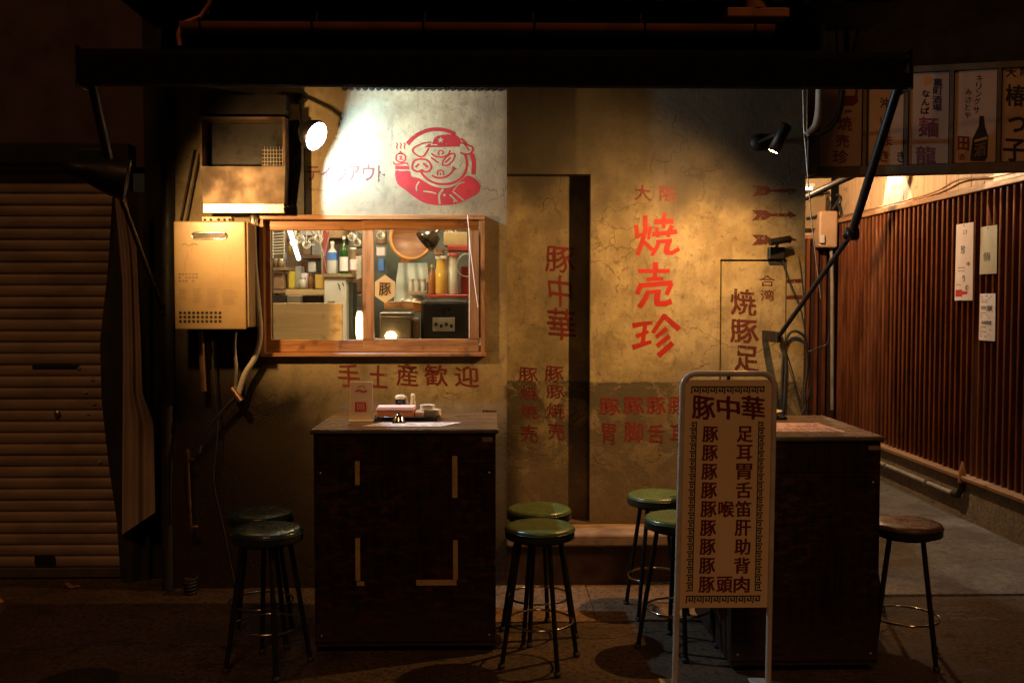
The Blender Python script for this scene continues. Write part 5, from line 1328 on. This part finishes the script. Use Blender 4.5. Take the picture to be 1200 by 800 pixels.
# ================================================================== STOOLS
def make_stool(label, loc, seat_m, rz=0):
    x, y = loc
    t = thing('bar_stool', label, 'stool', (x, y, 0), 'round bar stools in front of the wall')
    h = .615; r = .1535
    mb = MB(); mb.lathe([(0, h + .004), (r * .6, h + .0035), (r * .88, h + .001), (r * .96, h - .004), (r * .99, h - .010), (r, h - .018)], 36, (x, y, 0)); st_ = mb.build('seat', seat_m, t)
    mb = MB(); mb.tube([(x + (r + .001) * math.cos(2 * PI * i / 36), y + (r + .001) * math.sin(2 * PI * i / 36), h - .019) for i in range(36)], .0026, 6, closed=True); mb.build('piping', M['seat_side'], st_)
    mb = MB(); mb.lathe([(r * .995, h - .018), (r * 1.0, h - .022), (r * 1.0, h - .048), (r * .98, h - .053), (0, h - .053)], 36, (x, y, 0)); mb.build('seat_band', M['seat_side'], t)
    a0 = R(22)
    for i in range(4):
        a = a0 + i * PI / 2
        mb = MB(); mb.tube([(x + .095 * math.cos(a), y + .095 * math.sin(a), h - .054), (x + .182 * math.cos(a), y + .182 * math.sin(a), .012)], .0108, 10); lg = mb.build('leg', M['black'], t)
        mb = MB(); mb.lathe([(.015, .0), (.016, .022), (.0, .023)], 10, (x + .183 * math.cos(a), y + .183 * math.sin(a), .0)); mb.build('rubber_foot', M['rubber'], lg)
    rr = .095 + (.182 - .095) * (h - .069 - .19) / (h - .081) - .006
    mb = MB(); mb.tube([(x + rr * math.cos(2 * PI * i / 40), y + rr * math.sin(2 * PI * i / 40), .19) for i in range(40)], .0055, 8, closed=True); mb.build('foot_ring', M['chrome'], t)
    mb = MB(); mb.lathe([(.112, h - .068), (.112, h - .054)], 28, (x, y, 0)); mb.build('mounting_plate', M['black'], t)
    return t


def sxy(px, d): return ((px - 578) / F_PX * d, d + CAM_Y)
x, y = sxy(312, 4.26)
s1 = make_stool('dark teal stool nearest the water heater wall, in front of its twin', (x, y), M['seat_teal'])
x, y = sxy(304, 4.60); dup(s1, (x, y, 0), .5, 'dark teal stool half hidden behind another, in the dark below the heater')
x, y = sxy(633, 4.29)
s3 = make_stool('olive green stool in front of its twin, before the recessed door', (x, y), M['seat_green'])
x, y = sxy(632, 4.66); dup(s3, (x, y, 0), .9, 'olive green stool half hidden behind another, before the recessed door')
x, y = sxy(772, 4.99); dup(s3, (x, y, 0), .5, 'olive green stool closest to the plaster wall, back of the menu stand')
x, y = sxy(797, 4.46); dup(s3, (x, y, 0), 1.2, 'olive green stool cut off by the edge of the menu stand')
x, y = sxy(1070, 4.32)
s7 = make_stool('brown-topped stool standing alone at the mouth of the alley', (x, y), M['seat_brown'])
x, y = sxy(998, 5.05); dup(s7, (x, y, 0), .7, 'dark stool almost hidden behind the black table by the alley')

# ================================================================== MENU STAND SIGN
A_top, A_bot = 4.03 + CAM_Y, 3.90 + CAM_Y
TL, TR = P(797, 435, A_top), P(911, 435, A_top)
BL = P(786, 812, A_bot); BR = P(904, 812, A_bot)
BL.z = BR.z = .0; 
u_ = ((TR - TL) + (BR - BL)).normalized()
up_ = (((TL + TR) - (BL + BR)) / 2); HH = up_.length; up_ = up_ / HH
WW = (TR - TL).length
nn = u_.cross(up_).normalized()
if nn.y > 0: nn = -nn
C0 = (BL + BR) / 2
sgn = thing('menu_stand_sign', 'white-framed standing menu board with a meander border and maroon characters', 'sign', (C0.x, C0.y, 0))
def SF(u, v, off=0.0): return C0 + u_ * u + up_ * v + nn * off
hw = WW / 2 - .012
path = [SF(-hw, .012)]
rc = .055
path += [SF(-hw, HH - rc - .01)] + [SF(-hw + rc - rc * math.cos(R(15 * i)), HH - .01 - rc + rc * math.sin(R(15 * i))) for i in range(1, 7)]
path += [SF(hw - rc + rc * math.sin(R(15 * i)), HH - .01 - rc + rc * math.cos(R(15 * i))) for i in range(0, 7)] + [SF(hw, .012)]
mb = MB(); mb.tube(path, .0125, 12); mb.build('frame_tube', M['white_tube'], sgn)
def s2(px, py, off=0.0):
    """photograph position on the leaning board"""
    d = CAM_M @ Vector(((px - 600) / F_PX, (400 - py) / F_PX, -1.0)); tt = (C0 + nn * off - CAM_P).dot(nn) / d.dot(nn)
    return CAM_P + d * tt
def uv(px, py):
    q = s2(px, py) - C0; v = q.z / up_.z; return (q - up_ * v).dot(u_), v
bu0, bv1 = uv(804, 445); bu1, bv0 = uv(898, 711)
bu0 = (uv(804, 445)[0] + uv(795, 711)[0]) / 2; bu1 = (uv(905, 445)[0] + uv(899, 711)[0]) / 2
mb = MB()
def slab(u0, u1, v0, v1, o0, o1): 
    m_ = MB(); m_.prism([SF(u0, v0, o0), SF(u1, v0, o0), SF(u1, v1, o0), SF(u0, v1, o0)], nn * (o1 - o0)); return m_
slab(bu0, bu1, bv0, bv1, -.008, .004).build('board', M['sign_cream'], sgn)
for v_ in (uv(850, 520)[1], uv(850, 654)[1]):
    for s_ in (-1, 1): m_ = MB(); m_.tube([SF(s_ * (hw + .014), v_, .0), SF(s_ * (abs(bu1) - .01), v_, -.0095)], .004, 6); m_.build('bolt', M['black'], sgn)
m_ = MB(); q = SF(0, HH - .035, .0); m_.tube([SF(0, HH - .02, .0), SF(0, bv1 - .012, -.01)], .0075, 8); m_.build('clip', M['black'], sgn)
# lettering on the board in board units (m)
BW = bu1 - bu0; BH = bv1 - bv0; BC = (bu0 + bu1) / 2
bf = lambda u, v, k=0: SF(BC + u, v, .0048 + .00012 * k)
s_px = BH / 266.0   # one photograph pixel on the board
def brow(chars, cy, size, heavy=.035, bold=.022, slant=0, wob=0):
    v = bv1 - (cy - 445) * s_px
    for ch, cx in chars:
        m_ = MB(); put(m_, ch, bf, (cx - size * .44) * s_px, v - size * .45 * s_px, (cx + size * .44) * s_px, v + size * .45 * s_px, bold, slant, heavy, wob); m_.build('lettering', M['maroon_print'], sgn)
brow([('豚', -29.5), ('中', 0), ('華', 29.5)], 478, 30, .03, .022, -.09, .03)
rows = [('豚', None, '足'), ('豚', None, '耳'), ('豚', None, '胃'), ('豚', None, '舌'), ('豚', '喉', '笛'), ('豚', None, '肝'), ('豚', None, '助'), ('豚', None, '背'), ('豚', '頭', '肉')]
for i, (a, b_, c_) in enumerate(rows):
    ch = [(a, -20.5), (c_, 20.5)]
    if b_: ch.insert(1, (b_, 0.5))
    brow(ch, 509 + i * 21.9, 20.5)
# meander border
def key(m_, u, v, s, flip=False, vert=False):
    segs = [[(0, 0), (0, 1), (1, 1), (1, .28), (.42, .28), (.42, .62), (.7, .62)], [(0, 0), (1.35, 0), (1.35, 1)]]
    for sg_ in segs[:1] + [[(-.2, 0), (.0, 0)], [(1, .28), (1, 1), (1.2, 1)]]:
        pts = []
        for (p, q) in sg_:
            if vert: p, q = q, p
            if flip: p = 1 - p if vert else p
            pts.append((u + p * s, v + q * s))
        ribbon(m_, pts, s * .21, bf)
e = 7.2 * s_px
mw = 88 * s_px
m_ = MB(); n_ = 9
for i in range(n_): key(m_, -mw / 2 + mw * i / n_ + .001, bv1 - (460.5 - 445) * s_px, e)
for i in range(n_): key(m_, -mw / 2 + mw * i / n_ + .001, bv1 - (702 - 445) * s_px - e * .4, e)
n_ = 22
for i in range(n_):
    v = bv1 - (502 - 445) * s_px - (198 * s_px) * i / n_
    key(m_, -mw / 2 - .0, v, e * .92, vert=True); key(m_, mw / 2 - e, v, e * .92, vert=True, flip=True)
m_.build('meander_border', M['meander'], sgn, kind='stuff')
# base feet
for s_ in (-1, 1):
    m_ = MB(); c_ = SF(s_ * hw, 0); m_.box(c_.x - .035, c_.x + .035, c_.y - .12, c_.y + .18, .0005, .007, c=.002); m_.build('foot_bar', M['white_tube'], sgn)
